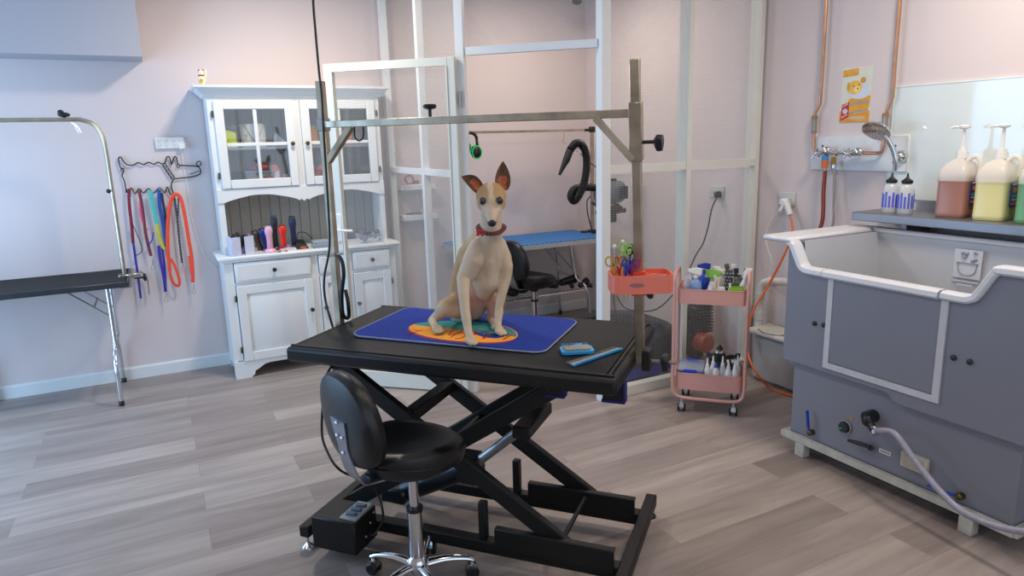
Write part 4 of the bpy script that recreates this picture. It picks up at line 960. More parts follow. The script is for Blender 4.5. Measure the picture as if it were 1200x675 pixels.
# grid surface clipped to a rounded outline
g = G(); nu, nv = 44, 20; top = []; vs = []; fs = []
def clampr(u_, v_):
    hu, hv, r = .40, .235, .05
    du, dv_ = abs(u_) - (hu - r), abs(v_) - (hv - r)
    if du > 0 and dv_ > 0:
        l = math.hypot(du, dv_)
        if l > r: du, dv_ = du / l * r, dv_ / l * r
        return math.copysign(hu - r + du, u_), math.copysign(hv - r + dv_, v_)
    return u_, v_
for i in range(nu + 1):
    for j in range(nv + 1):
        u_, v_ = clampr(-.40 + .80 * i / nu, -.235 + .47 * j / nv)
        # trapezoid tweak as laid
        vs.append(matpt(u_, v_, .004))
nn = len(vs); vs += [p - V((0, 0, .007)) for p in vs]
for i in range(nu):
    for j in range(nv):
        a = i * (nv + 1) + j; fs.append((a, a + nv + 1, a + nv + 2, a + 1)); fs.append((nn + a, nn + a + 1, nn + a + nv + 2, nn + a + nv + 1))
for i in range(nu):
    for j0 in (0, nv):
        a = i * (nv + 1) + j0; fs.append((a, a + nv + 1, nn + a + nv + 1, nn + a))
for j in range(nv):
    for i0 in (0, nu):
        a = i0 * (nv + 1) + j; fs.append((a, a + 1, nn + a + 1, nn + a))
g.add(vs, fs)
CARP = mat('#08339a', .9, var=.22, scale=70, bump=.4)
build('carpet', g, CARP, mt, True)
loop = [matpt(*clampr(*q), .001) for q in rrect(.806, .476, .05, 8)]
build('edge_binding', G().tube(loop, .0035, 6, closed=True), mat('#8f95a8', .7), mt, True)
MW = WM[mt].inverted()
def mp_(x, y):
    p = MW @ FL(x, y, zm + .012); q = matpt(p.x, p.y, .0046); return q
def patch(name, poly, m, lift=.0):
    P_ = [mp_(*q) + V((0, 0, lift)) for q in poly]; n = len(P_); c_ = sum(P_, V()) / n
    g = G(); g.add(P_ + [c_] + [p - V((0, 0, .0015)) for p in P_], [(i, (i + 1) % n, n) for i in range(n)] + [(i, (i + 1) % n, n + 1 + (i + 1) % n, n + 1 + i) for i in range(n)]); build(name, g, m, mt, True)
ell = [(543 + 64 * math.cos(a), 387.5 + (12.5 + 1.5 * math.cos(a)) * math.sin(a) + 5.0 * math.cos(a)) for a in [2 * math.pi * i / 44 for i in range(44)]]
patch('magenta_oval', [(x - 1.5, y + 1.4) for x, y in ell], mat('#a01a48', .9))
patch('orange_oval', ell, mat('#f0a02a', .9), .0008)
teal = [(x, y) for x, y in ell if (y - 389.5) < -1.5 + .055 * (x - 544) + 4 * math.sin((x - 500) / 14)]
up_e = [(543 + 62.5 * math.cos(a), 387.5 + (12.5 + 1.5 * math.cos(a)) * math.sin(a) + 5.0 * math.cos(a)) for a in [R(205 + 165 * i / 30) for i in range(31)]]
low = [(x, 388 + .06 * (x - 544) + 2.5 * math.sin((x - 500) / 9)) for x in range(600, 486, -6)]
patch('teal_area', up_e + low, mat('#2c8f8d', .9), .0014)
g = G()
for st in ([(477, 390), (488, 387), (500, 382), (512, 378)], [(484, 385), (498, 386), (510, 382)], [(508, 381), (520, 387), (533, 382), (526, 392), (540, 388), (548, 380), (545, 392)], [(528, 395), (536, 390), (548, 390), (540, 396), (533, 396)], [(560, 384), (556, 392), (570, 388), (566, 397), (580, 390), (592, 388)], [(590, 398), (597, 394), (604, 391)], [(575, 379), (590, 383), (600, 388)]):
    g.tube([mp_(*q) + V((0, 0, .001)) for q in st], .0028, 6, k=6, flat=.5)
build('red_strokes', g, mat('#b3183a', .9), mt, True)
g = G().tube([mp_(*q) + V((0, 0, .001)) for q in ((495, 381), (503, 378), (508, 374))], .0022, 6, k=6, flat=.5)
build('lilac_stroke', g, mat('#b9b0dd', .9), mt, True)

# ------------------------------------------------------------------ comb and slicker brush
t = thing('slicker_brush', 'blue slicker brush with grey bristle pad lying on the black table', 'brush', tuple(FL(676, 413, TTOP + .003)), -22)
SKY = mat('#2a9fd8', .4)
build('frame', G().prism(rrect(.115, .075, .014), (0, 0, .004), (1, 0, 0), (0, 1, 0), .010), SKY, t, True)
build('bristle_pad', G().prism(rrect(.092, .05, .006), (0, 0, .014), (1, 0, 0), (0, 1, 0), .006), mat('#a8a49a', .7, var=.5, scale=220, bump=.5), t, True)
g = G()
for i in range(11): g.cyl((-.045 + i * .009, .04, .012), (-.045 + i * .009, .05, .02), .0018, n=6)
g.box((.015, .046, .012), (.03, .014, .012), bev=.003); build('teeth', g, SKY, t, True)
ca, cbq = FL(668, 429, TTOP + .003), FL(726, 409, TTOP + .003); cd = (cbq - ca).normalized()
t = thing('steel_comb', 'long steel comb with a blue spine beside the slicker brush', 'comb', tuple((ca + cbq) / 2), math.degrees(math.atan2(cd.y, cd.x))); Lc = (cbq - ca).length
build('spine', G().box((0, -.012, .004), (Lc, .010, .008), bev=.002), SKY, t, True)
build('plate', G().box((0, -.002, .004), (Lc * .97, .014, .003)), STEEL, t, True)
g = G()
for i in range(46): g.box((-Lc * .47 + i * Lc * .94 / 45, .014, .004), (.0016, .022, .002))
build('teeth', g, STEEL, t, True)

# ------------------------------------------------------------------ the dog
dog = thing('dog', 'slim fawn and white dog with upright ears sitting on the blue mat', 'dog', tuple(FL(555, 385, TTOP + .01)))
DG = []
def cap_(g, a, b, ra, rb, n=14):
    a, b = V(a), V(b); g.ball(a, ra, n); g.ball(b, rb, n); g.tube([a, b], [ra, rb], n)
def chain(g, pts):
    Q = [(PD(x, y, d), r * d / F_PX) if not isinstance(x, V) else (x, r) for (x, y, d, r) in pts]
    for (a, ra), (b, rb) in zip(Q, Q[1:]):
        k_ = 4
        for i in range(k_):
            p0, p1 = a.lerp(b, i / k_), a.lerp(b, (i + 1) / k_); cap_(g, p0, p1, ra + (rb - ra) * i / k_, ra + (rb - ra) * (i + 1) / k_)
    return Q
ZP = TTOP + .0125
def paw(g, x, y, heading, r=.016, s=1.0):
    c_ = FL(x, y, ZP + r); h = V((math.cos(heading), math.sin(heading), 0)); s_ = V((-h.y, h.x, 0))
    for k_, off in enumerate((-.0135, -.0048, .0048, .0135)):
        f = .026 if k_ in (1, 2) else .019
        b = c_ + s_ * off * s; e = b + h * f * s; e.z = ZP + .008
        cap_(g, b + V((0, 0, .002)), e, .0105 * s, .0080 * s, 10)
    g.ball(c_ + V((0, 0, .0)), (r * 1.05, r * 1.0, r * .9), 12)
    return c_
g = G()
hd = math.atan2(-.92, -.1)
fr = paw(g, 551, 399, R(-72)); fl_ = paw(g, 585, 388, R(-62)); hr = paw(g, 512, 385.5, R(-85)); hl = paw(g, 581, 383, R(-70), .014)
# trunk
chain(g, [(576, 268, 2.60, 12), (574, 280, 2.63, 15), (571, 294, 2.66, 20), (571, 310, 2.69, 20.5), (570, 328, 2.69, 17), (568, 341, 2.71, 11)])
chain(g, [(565, 285, 2.70, 17), (557, 303, 2.76, 22), (551, 325, 2.82, 22), (546, 345, 2.87, 21), (545, 362, 2.90, 19), (544, 372, 2.92, 16)])
chain(g, [(571, 300, 2.72, 20), (566, 325, 2.76, 18), (560, 345, 2.82, 14), (556, 362, 2.86, 13)])
chain(g, [(560, 290, 2.62, 11), (555, 305, 2.62, 13), (549, 320, 2.63, 11)])
chain(g, [(583, 288, 2.66, 11), (588, 303, 2.68, 12), (592, 318, 2.68, 8.5)])
chain(g, [(575, 292, 2.64, 8), (573, 306, 2.63, 8), (572, 322, 2.65, 7)])
chain(g, [(541, 322, 2.645, 5), (540, 328, 2.645, 4)])
# fore legs: image left then image right
fa = hr
Q = chain(g, [(549, 314, 2.63, 10), (543, 326, 2.62, 8.2), (543.5, 345, 2.59, 6.8), (545, 364, 2.57, 5.8), (546.5, 373, 2.56, 6.0), (548, 384, 2.55, 5.0)])
cap_(g, Q[-1][0], fr + V((0, .006, .012)), Q[-1][1], .0145); cap_(g, fr + V((0, .006, .010)), fr, .0145, .014)
Q = chain(g, [(592, 312, 2.68, 9.5), (592, 327, 2.68, 7.2), (588, 345, 2.67, 5.7), (585, 360, 2.665, 4.9), (584.5, 367, 2.66, 5.3), (583.5, 377, 2.65, 4.5)])
cap_(g, Q[-1][0], fl_ + V((0, .006, .012)), Q[-1][1], .0140); cap_(g, fl_ + V((0, .006, .01)), fl_, .0140, .014)
# hind legs
Q = chain(g, [(545, 352, 2.88, 15), (538, 358, 2.82, 15), (529, 360, 2.76, 13), (522, 361, 2.74, 10), (514, 369, 2.77, 6.5), (506.5, 375.5, 2.79, 5.2)])
cap_(g, Q[-1][0], hr + V((-.004, .012, .010)), .0165, .0135); cap_(g, hr + V((-.004, .012, .01)), hr, .0135, .0145)
Q = chain(g, [(560, 352, 2.90, 13), (572, 350, 2.84, 11.5), (580, 354, 2.80, 10), (579, 364, 2.80, 7), (574, 373, 2.84, 5)])
cap_(g, Q[-1][0], hl, .0135, .012)
# neck and head
chain(g, [(575, 250, 2.60, 13), (576, 262, 2.60, 12.5), (574, 276, 2.64, 15)])
HD = V(PD(575.5, 233, 2.52))
fx = (V((0, 0, EYE)) - HD); fx = V((fx.x, fx.y, 0)).normalized()      # straight at the camera
fx = (fx * .87 + V((0, 0, -.50))).normalized()                          # muzzle drops
sx_ = V((0, 0, 1)).cross(fx).normalized(); uz = fx.cross(sx_)
sx_ = sx_ if sx_.dot(CR) > 0 else -sx_
def H(a, b, c_): return HD + sx_ * a + fx * b + uz * c_
MH = frame(V((0, 0, 0)), sx_, fx, uz if sx_.cross(fx).dot(uz) > 0 else -uz)
def hb(a, b, c_, r): g.v, g.f, g.mi; g.ball(H(a, b, c_), r, 16, M=MH)
hb(0, -.015, .0, (.057, .062, .050)); hb(0, .02, .002, (.052, .05, .043))
for s in (-1, 1): hb(s * .030, -.005, -.020, (.024, .04, .028)); hb(s * .026, .038, .018, (.017, .02, .013)); hb(s * .022, .030, -.012, (.020, .045, .024))
for (b, r1, r2, c_) in ((.050, .038, .032, -.006), (.070, .030, .027, -.010), (.090, .0245, .023, -.012), (.108, .0185, .019, -.013), (.122, .0145, .015, -.011)):
    hb(0, b, c_, (r1, .022, r2))
cap_(g, H(0, .05, -.030), H(0, .110, -.026), .017, .0115)
me_g = g
def fur():
    m, N, L = nt('dog_fur'); b = N['Principled BSDF']; b.inputs['Roughness'].default_value = .75; b.inputs['Specular IOR Level'].default_value = .2
    at = N.new('ShaderNodeAttribute'); at.attribute_name = 'coat'
    tc = N.new('ShaderNodeTexCoord'); no = N.new('ShaderNodeTexNoise'); no.inputs['Scale'].default_value = 240; no.inputs['Detail'].default_value = 3
    L.new(tc.outputs['Object'], no.inputs['Vector'])
    cr = N.new('ShaderNodeValToRGB'); e = cr.color_ramp.elements; e[0].color = (.88, .88, .88, 1); e[1].color = (1.08, 1.08, 1.08, 1)
    L.new(no.outputs['Fac'], cr.inputs[0]); mu = N.new('ShaderNodeMix'); mu.data_type = 'RGBA'; mu.blend_type = 'MULTIPLY'; mu.inputs[0].default_value = 1
    L.new(at.outputs['Color'], mu.inputs[6]); L.new(cr.outputs[0], mu.inputs[7]); L.new(mu.outputs[2], b.inputs['Base Color'])
    bp = N.new('ShaderNodeBump'); bp.inputs['Strength'].default_value = .15; bp.inputs['Distance'].default_value = .002; L.new(no.outputs['Fac'], bp.inputs['Height']); L.new(bp.outputs[0], b.inputs['Normal'])
    return m
FUR = fur()
tmp = build('body', g, FUR, dog)
md = tmp.modifiers.new('r', 'REMESH'); md.mode = 'VOXEL'; md.voxel_size = .0038; md.use_smooth_shade = True
ms = tmp.modifiers.new('s', 'SMOOTH'); ms.factor = .5; ms.iterations = 7
dg_ = bpy.context.evaluated_depsgraph_get(); ev = tmp.evaluated_get(dg_)
nm_ = bpy.data.meshes.new_from_object(ev); tmp.modifiers.clear(); tmp.data = nm_; nm_.name = 'dog_body'
if not nm_.materials: nm_.materials.append(FUR)
for p in nm_.polygons: p.use_smooth = True
ca_ = nm_.color_attributes.new('coat', 'FLOAT_COLOR', 'POINT')
cW, cF, cP, cD = V(lin('#cfbba1')[:3]), V(lin('#b18a56')[:3]), V(lin('#d8a596')[:3]), V(lin('#b5946c')[:3])
from mathutils import noise as mn
EYES = [V(PD(565.3, 235.6, 2.466)), V(PD(585.8, 234.8, 2.466))]; cK = V((.06, .04, .03))
rump, belly, poll = V(PD(530, 330, 2.92)), V(PD(560, 358, 2.76)), H(0, -.02, .05)
def sst(a, b, x): t_ = min(1, max(0, (x - a) / (b - a))); return t_ * t_ * (3 - 2 * t_)
for i, vtx in enumerate(nm_.vertices):
    wp = WM[dog] @ vtx.co; nz = mn.noise(wp * 22) * .03
    d = wp - HD; b = d.dot(fx); s = abs(d.dot(sx_)); c_ = d.dot(uz)
    col = cW.copy()
    hh = (wp - V((0, 0, EYE))).dot(CF)
    if d.length < .095 or (b > .03 and wp.z > TTOP + .38):        # head: fawn mask, white blaze and muzzle
        f = sst(.004, .014, s + nz * .3) * (1 - sst(.030, .060, b + nz)) * sst(-.03, .005, c_ + nz)
        f = max(f, .9 * sst(.034, .05, s + nz * .3) * (1 - sst(.06, .09, b)))
        col = cW.lerp(cF, .9 * f); col = col.lerp(cD, .55 * f * sst(.008, .03, c_))
        ey_ = min((wp - E_).length for E_ in EYES); col = col.lerp(cK, .8 * (1 - sst(.013, .0175, ey_)))
        mz = sst(.095, .125, b); col = col.lerp(V((.42, .36, .32)), .35 * mz)
    else:
        f = sst(2.63, 2.74, hh + nz * 1.2) * sst(TTOP + .07, TTOP + .16, wp.z + nz)
        col = cW.lerp(cF, .8 * f)
        pk_ = 1 - sst(.05, .11, (wp - belly).length); col = col.lerp(cP, .85 * pk_)
    ca_.data[i].color = (*col, 1)
for f_ in nm_.polygons: f_.material_index = 0
EARM = mat('#6e4c36', .8, var=.3, scale=60, bump=.2); EARIN = mat('#b8623e', .7, var=.45, scale=60)
def ear(name, base, tip, width, fold):
    """cupped ear: base and tip in metres, inner side facing the camera"""
    base, tip = V(base), V(tip); ax = (tip - base); L_ = ax.length; ax.normalize(); cm = (V((0, 0, EYE)) - base).normalized(); sd = ax.cross(cm).normalized(); nrm = sd.cross(ax)
    vs = []; n, m = 12, 9
    for i in range(n + 1):
        t_ = i / n; wd = width * (math.sin(math.pi * (.20 + .80 * (t_ ** .85))) ** .8 if t_ < 1 else .02); wd = max(wd, .0015)
        for j in range(m + 1):
            q = j / m * 2 - 1; cup = .55 * wd * (1 - q * q) * (1 - .4 * t_)
            off = fold(t_)
            vs.append(base + ax * (L_ * t_) + sd * (q * wd) - nrm * cup + off)
    k_ = m + 1; nn = len(vs); vs += [v - nrm * .0035 for v in vs]; fs = []; mi = []
    g = G()
    for i in range(n):
        for j in range(m):
            a = i * k_ + j; fs.append((a, a + 1, a + k_ + 1, a + k_)); mi.append(1 if (i / n < .42 and 1 < j < m - 2) else 0)
            fs.append((nn + a, nn + a + k_, nn + a + k_ + 1, nn + a + 1)); mi.append(0)
    for i in range(n):
        for j in (0, m):
            a = i * k_ + j; fs.append((a, a + k_, nn + a + k_, nn + a)); mi.append(0)
    for j in range(m): fs.append((j, j + 1, nn + j + 1, nn + j)); mi.append(0); a = n * k_ + j; fs.append((a, a + 1, nn + a + 1, nn + a)); mi.append(0)
    g.add(vs, fs); g.mi = mi
    return build(name, g, [EARM, EARIN], dog, smooth=60)
eb = PD(589, 222, 2.53); et = PD(589.5, 189, 2.55)
ear('ear', eb, et, .029, lambda t_: V((0, 0, 0)))
eb = PD(564, 224, 2.53); et = PD(541, 207, 2.50)
ear('ear', eb, et, .024, lambda t_: CU * (.012 * math.sin(t_ * math.pi)) )
for s, (ex, ey) in ((-1, (565.3, 235.6)), (1, (585.8, 234.8))):
    d0 = 2.466; e_ = PD(ex, ey, d0)
    build('eye', G().ball(e_, .0128, 16), mat('#120c0a', .08, var=.01, coat=1.0), dog)
np_ = H(0, .142, -.006)
build('nose', G().ball(np_, (.0155, .011, .0125), 16, M=MH), mat('#1b1819', .35, bump=.3, scale=60), dog)
build('mouth', G().tube([H(-.016, .10, -.030), H(-.012, .125, -.026), H(0, .140, -.022), H(.012, .125, -.026), H(.016, .10, -.030)], .0013, 6, k=4), mat('#5a4038', .7), dog)
g = G()
for (x, y, k_) in ((551, 399, 0), (585, 388, 1), (512, 385.5, 2)):
    c_ = (fr, fl_, hr)[k_]; h = (R(-72), R(-62), R(-85))[k_]; hh_ = V((math.cos(h), math.sin(h), 0)); s_ = V((-hh_.y, hh_.x, 0))
    for j, off in enumerate((-.0135, -.0048, .0048, .0135)):
        f = .033 if j in (1, 2) else .026; b = c_ + s_ * off + hh_ * f; b.z = ZP + .007; g.cyl(b, b + hh_ * .006 - V((0, 0, .004)), .0028, .001, n=6)
build('claws', g, mat('#4b4038', .5), dog)
# collar with a red tag
cc = V(PD(575.5, 266, 2.603)); g = G(); nr = (V(PD(575, 250, 2.60)) - V(PD(574, 282, 2.64))).normalized(); cx1, cy1, _ = basis(nr)
ringp = []
for i in range(24):
    a = 2 * math.pi * i / 24; ringp.append(cc + (CR * math.cos(a) * .049 + nr.cross(CR).normalized() * math.sin(a) * .047) + V((0, 0, -.012)) * abs(math.sin(a)) * (1 if (nr.cross(CR) * math.sin(a)).dot(CF) < 0 else 0))
col_ = build('collar', G().tube(ringp, .0105, 8, closed=True, flat=.6), stripe_mat('collar_pattern', '#2a2228', '#8e3d35', 30, 'X', .6), dog)
tp = V(PD(562.5, 273, 2.535))
g = G()
for dx in (-.008, .008):
    for dz in (-.006, .006): g.ball(tp + CR * dx + V((0, 0, dz)), (.0065, .003, .0065), 10)
g.ball(tp, (.009, .003, .006), 10); build('bone_tag', g, mat('#c22a3d', .3, .4), col_)
# ------------------------------------------------------------------ foreground stool
stool((.700, 2.185, 0), 14, .575, 'large black leather stool with chrome base in front of the lift table', r=.192, base_rot=57)

# ------------------------------------------------------------------ coral tool tray on the right post
trz = 1.10
pc_ = LT(*( (PRB.lerp(PRT, (trz + .02 - .8) / 1.035)).xy ), 0)
TR_ = -29
tx = V((math.cos(R(TR_)), math.sin(R(TR_)), 0)); ty = V((-tx.y, tx.x, 0))
to = V((pc_.x, pc_.y, trz)) - tx * .003 - ty * .045
tray = thing('tool_tray', 'coral plastic tool tray clamped on the right post of the lift table', 'tray', tuple(to), TR_)
def Lt(n, g, m, p=tray, **k): return build(n, g, m, p, True, **k)
o_ = rrect(.205, .135, .03, 6); i_ = rrect(.197, .127, .026, 6); n = len(o_)
g = G(); vs = [(x, y, 0) for x, y in o_] + [(x, y, .06) for x, y in o_] + [(x, y, .06) for x, y in i_] + [(x, y, .045) for x, y in i_]
fs = [(i, (i + 1) % n, n + (i + 1) % n, n + i) for i in range(n)] + [(n + i, n + (i + 1) % n, 2 * n + (i + 1) % n, 2 * n + i) for i in range(n)] + [(2 * n + i, 2 * n + (i + 1) % n, 3 * n + (i + 1) % n, 3 * n + i) for i in range(n)] + [tuple(range(n - 1, -1, -1)), tuple(range(3 * n, 4 * n))]
g.add(vs, fs); Lt('tray_body', g, CORAL)
g = G()
g.box((-.03, -.045, .0465), (.11, .025, .003)); 
for x, y, r in ((.03, .035, .018), (.07, .02, .020), (.068, -.025, .014)): g.lathe((x, y, .0452), [(1e-5, 0), (r, 0), (r, .0012), (1e-5, .0013)], 18)
Lt('wells', g, mat('#b65446', .5)); 
g = G()
for x, y, r in ((.03, .035, .019), (.07, .02, .021), (.068, -.025, .015)): g.tube([(x + r * math.cos(a_), y + r * math.sin(a_), .0465) for a_ in [i * .5236 for i in range(12)]], .0022, 6, closed=True)
g.box((-.005, -.03, .049), (.19, .003, .008)); Lt('dividers', g, CORAL)
g = G().box((.0, .045, .052), (.045, .045, .016), bev=.003).box((0, .04, -.012), (.05, .05, .026), bev=.004); Lt('post_clamp', g, mat('#d8563c', .45))
Lt('clamp_knob', G().cyl((.02, .03, -.01), (.035, .02, -.015), .008).lathe((.035, .02, -.018), [(.012, -.01), (.02, -.004), (.02, .006), (.012, .012)], 8, rot('Y', 70)), BLK)
Lt('oval_badge', G().lathe((-.02, -.0678, .03), [(1e-5, 0), (.024, 0), (.024, .0012), (1e-5, .0013)], 20, rot('X', 90), sx=1.0, sy=.3), mat('#9a6a62', .5))
WT = WM[tray]
def scissors(lab, x, y, hexc, h=.075, tilt=0, blade=True, nm='scissors', r=.014):
    b = WT @ V((x, y, .0465)); t = thing(nm, lab, 'scissors', tuple(b), TR_, group=None)
    M = T((0, 0, 0)) @ rot('Y', tilt); g = G(M)
    for s in (-1, 1):
        g.tube([(s * r * .95 + r * math.cos(a_) * .8, 0, h - r + r * 1.15 * math.sin(a_)) for a_ in [i * .5236 for i in range(12)]], .0028, 6, closed=True)
        g.tube([(s * r * .6, 0, h - 2 * r), (s * .003, 0, .02), (0, 0, 0)], .0035, 6)
    build('handles', g, mat(hexc, .35, .2), t, True)
    if blade: build('blades', G(M).hull([V((-.005, -.001, 0)), V((.005, -.001, 0)), V((-.005, .002, 0)), V((.005, .002, 0)), V((0, 0, -.10))]), mat('#b59a63', .3, .9), t, True)
    return t
scissors('gold handled scissors at the left front of the coral tray', -.085, .0, '#c49a3a', .068, -6, r=.014)
scissors('red handled scissors behind the gold ones in the coral tray', -.066, .022, '#c33a45', .062, 0, False)
scissors('royal blue handled scissors in the middle of the coral tray', -.048, -.005, '#2a3ab0', .058, 4, r=.009)
scissors('purple handled scissors nearest the post in the coral tray', -.028, .018, '#8a2a8c', .050, 8, r=.013)
scissors('lime green handled shears standing tallest in the coral tray', -.045, .04, '#7fd02c', .105, 2, r=.013)
scissors('black handled scissors beside the lime green shears', -.028, .048, '#2a2c2e', .088, 8, False, r=.012)
t = thing('tool_pick', 'thin brown handled tool standing behind the gold scissors in the tray', 'tool', tuple(WT @ V((-.075, .045, .0465))), TR_)
build('shaft', G().cyl((0, 0, -.03), (-.004, 0, .09), .003), STEEL, t, True); build('tip', G().ball((-.005, 0, .095), (.007, .007, .009)).cyl((.02, 0, 0), (.022, 0, .11), .0025).ball((.022, 0, .112), .006), mat('#e3ddd5', .4), t, True)

# ------------------------------------------------------------------ pink trolley
cA, cB = V((2.607, 3.004, 0)), V((2.868, 2.728, 0)); cx_ = (cB - cA).normalized(); CL = (cB - cA).length
cyv = V((-cx_.y, cx_.x, 0)); CD = .27; crz = math.degrees(math.atan2(cx_.y, cx_.x))
ctr = (cA + cB) / 2 + cyv * CD / 2
cart = thing('utility_trolley', 'pink metal utility trolley with two trays of grooming bottles', 'trolley', tuple(ctr), crz)
def Lc_(n, g, m, p=cart, **k): return build(n, g, m, p, True, **k)
hw, hd_ = CL / 2 + .012, CD / 2
for s, nm in ((-1, 'a'), (1, 'b')):
    y = s * hd_
    pts = [(-hw, y, .79), (-hw, y, .60), (-hw, y, .30), (-hw, y, .16), (-hw + .015, y, .105), (-hw + .06, y, .085), (0, y, .083), (hw - .06, y, .085), (hw - .015, y, .105), (hw, y, .16), (hw, y, .30), (hw, y, .60), (hw, y, .79)]
    Lc_('frame_tube', G().tube(pts, .0105, 10, k=4), PINK)
for s in (-1, 1):
    Lc_('handle_bar', G().tube([(s * hw, -hd_, .78), (s * hw, -hd_ + .01, .81), (s * hw, -hd_ + .045, .828), (s * hw, hd_ - .045, .828), (s * hw, hd_ - .01, .81), (s * hw, hd_, .78)], .0105, 10, k=5), PINK)
def tray_(z0, h):
    o = rrect(CL + .0, CD - .01, .03, 5); ii = rrect(CL - .006, CD - .016, .028, 5); n = len(o)
    vs = [(x, y, z0) for x, y in o] + [(x, y, z0 + h) for x, y in o] + [(x, y, z0 + h) for x, y in ii] + [(x, y, z0 + .004) for x, y in ii]
    fs = [(i, (i + 1) % n, n + (i + 1) % n, n + i) for i in range(n)] + [(n + i, n + (i + 1) % n, 2 * n + (i + 1) % n, 2 * n + i) for i in range(n)] + [(2 * n + i, 2 * n + (i + 1) % n, 3 * n + (i + 1) % n, 3 * n + i) for i in range(n)] + [tuple(range(n - 1, -1, -1)), tuple(range(3 * n, 4 * n))]
    g = G().add(vs, fs); g.tube([(x, y, z0 + h) for x, y in o], .0025, 6, closed=True); return Lc_('tray', g, PINK)
tray_(.655, .085); tray_(.135, .10)
for sx__, sy__ in ((-1, -1), (1, -1), (-1, 1), (1, 1)):
    e = V((sx__ * (hw - .055), sy__ * hd_, 0)); c0 = Lc_('caster', G().cyl(e + V((0, 0, .045)), e + V((0, 0, .08)), .007).hull([e + V((a, b, h)) for a, b, h in ((-.014, -.02, .03), (.014, -.02, .03), (-.014, .02, .03), (.014, .02, .03), (-.012, -.012, .055), (.012, -.012, .055), (-.012, .012, .055), (.012, .012, .055))]), mat('#b8bcb8', .3, .6))
    for s in (-1, 1): build('wheel', G().lathe(e + V((s * .017, 0, .024)), [(1e-5, -.006), (.019, -.006), (.024, -.002), (.024, .002), (.019, .006), (1e-5, .006)], 16, rot('Y', 90)), BLK, c0, True)
ZT1, ZT2 = .6592, .1392
WC = WM[cart]
def cpt(u, v, z): return WC @ V((u, v, z))
# u runs 0..1 left to right in the photo, v 0..1 front to back
def cu(u): return (u - .5) * (CL - .05)
def cv(v): return (v - .5) * (CD - .07)
def bottle(nm, lab, u, v, z, r, h, mbody, parts, rz=0, prof=None, cat='bottle', group=None):
    t = thing(nm, lab, cat, tuple(cpt(cu(u), cv(v), z)), crz + rz, group=group)
    pr_ = prof or [(r * .9, 0), (r, .006), (r, h * .72), (r * .8, h * .86), (r * .38, h * .95), (r * .36, h)]
    build('bottle_body', G().lathe(None, pr_, 18), mbody, t, True)
    for n_2, g_, m_ in parts: build(n_2, g_, m_, t, True)
    return t
def trig(h, s=1.0):
    g = G().cyl((0, 0, h), (0, 0, h + .018 * s), .012 * s).hull([V((a, b, c_)) * s + V((0, 0, h)) for a, b, c_ in ((-.045, -.009, .035), (-.045, .009, .035), (-.045, -.008, .05), (-.045, .008, .05), (.03, -.011, .018), (.03, .011, .018), (.035, -.010, .055), (.035, .010, .055), (0, -.01, .06), (0, .01, .06))])
    g.tube([V((-.028, 0, .035)) * s + V((0, 0, h)), V((-.036, 0, .012)) * s + V((0, 0, h)), V((-.028, 0, -.012)) * s + V((0, 0, h))], .0045 * s, 6)
    return g
LIQB = mat('#3a7fd0', .2, mix=.8); WH = PLW
bottle('spray_bottle', 'white topped spray bottle of blue liquid at the front left of the top tray', .22, .25, ZT1, .034, .135, mat('#9cc4ee', .15, mix=.55), [('liquid', G().lathe(None, [(.031, .003), (.031, .085), (1e-5, .085)], 16), LIQB), ('trigger_head', trig(.135), WH)], rz=-10)
bottle('plastic_pouch', 'clear crumpled plastic pouch at the left end of the top tray', .07, .5, ZT1, .03, .12, CLEAR, [('fold', G().hull([V(q) for q in ((-.03, -.02, .02), (.03, -.02, .02), (.0, .02, .14), (-.02, .02, .12), (.03, .02, .05))]), CLEAR)], cat='pouch')
bottle('spray_bottle', 'royal blue spray bottle behind the white topped one in the top tray', .35, .72, ZT1, .03, .15, mat('#2b48b8', .3), [('trigger_head', trig(.15, .95), mat('#1d32a0', .35))], rz=20)
bottle('spray_bottle', 'white spray bottle with lime green trigger in the top tray', .50, .35, ZT1, .036, .115, PLW, [('trigger_head', trig(.115, 1.15), mat('#7fb83a', .4))], rz=160, prof=[(.035, 0), (.037, .006), (.036, .05), (.018, .10), (.014, .115)])
bottle('lotion_bottle', 'tall white bottle behind the lime green trigger in the top tray', .55, .80, ZT1, .034, .165, PLW, [('flat_cap', G().cyl((0, 0, .163), (0, 0, .185), .024), PLW)])
bottle('lotion_bottle', 'frosted pale bottle in the middle back of the top tray', .67, .7, ZT1, .034, .15, CLEARW, [('wide_cap', G().cyl((0, 0, .148), (0, 0, .172), .03), PLW)])
bottle('small_jar', 'small white capped jar at the front middle of the top tray', .66, .12, ZT1, .018, .075, PLW, [('jar_lid', G().cyl((0, 0, .072), (0, 0, .09), .02), PLW)], cat='jar')
bottle('wooden_sticks', 'pair of pale pink clips standing by the lime green trigger bottle', .58, .15, ZT1, .010, .03, PINK, [('clip_arms', G().bar((-.006, 0, 0), (-.012, 0, .16), .008, .012, .002).bar((.006, 0, 0), (.012, 0, .15), .008, .012, .002), mat('#e8c6b4', .5))], cat='clips')
t = bottle('hair_roller', 'dark grey perforated roller standing in the top tray', .77, .5, ZT1, .021, .175, mat('#4a4c52', .5), [], prof=[(.021, 0), (.021, .175), (.016, .175), (.016, .17), (1e-5, .165)], cat='roller')
g = G()
for zz in range(8):
    for a_ in range(8): g.ball((.0212 * math.cos(a_ * .785 + zz % 2 * .39), .0212 * math.sin(a_ * .785 + zz % 2 * .39), .02 + zz * .02), (.004, .004, .005), 6)
o = build('studs', g, mat('#bcbec2', .4), t, True)
bottle('lotion_bottle', 'pale blue grey bottle behind the steel cup in the top tray', .84, .82, ZT1, .025, .18, mat('#9aa6bd', .3, mix=.85), [('cap', G().cyl((0, 0, .178), (0, 0, .20), .014), PLW)])
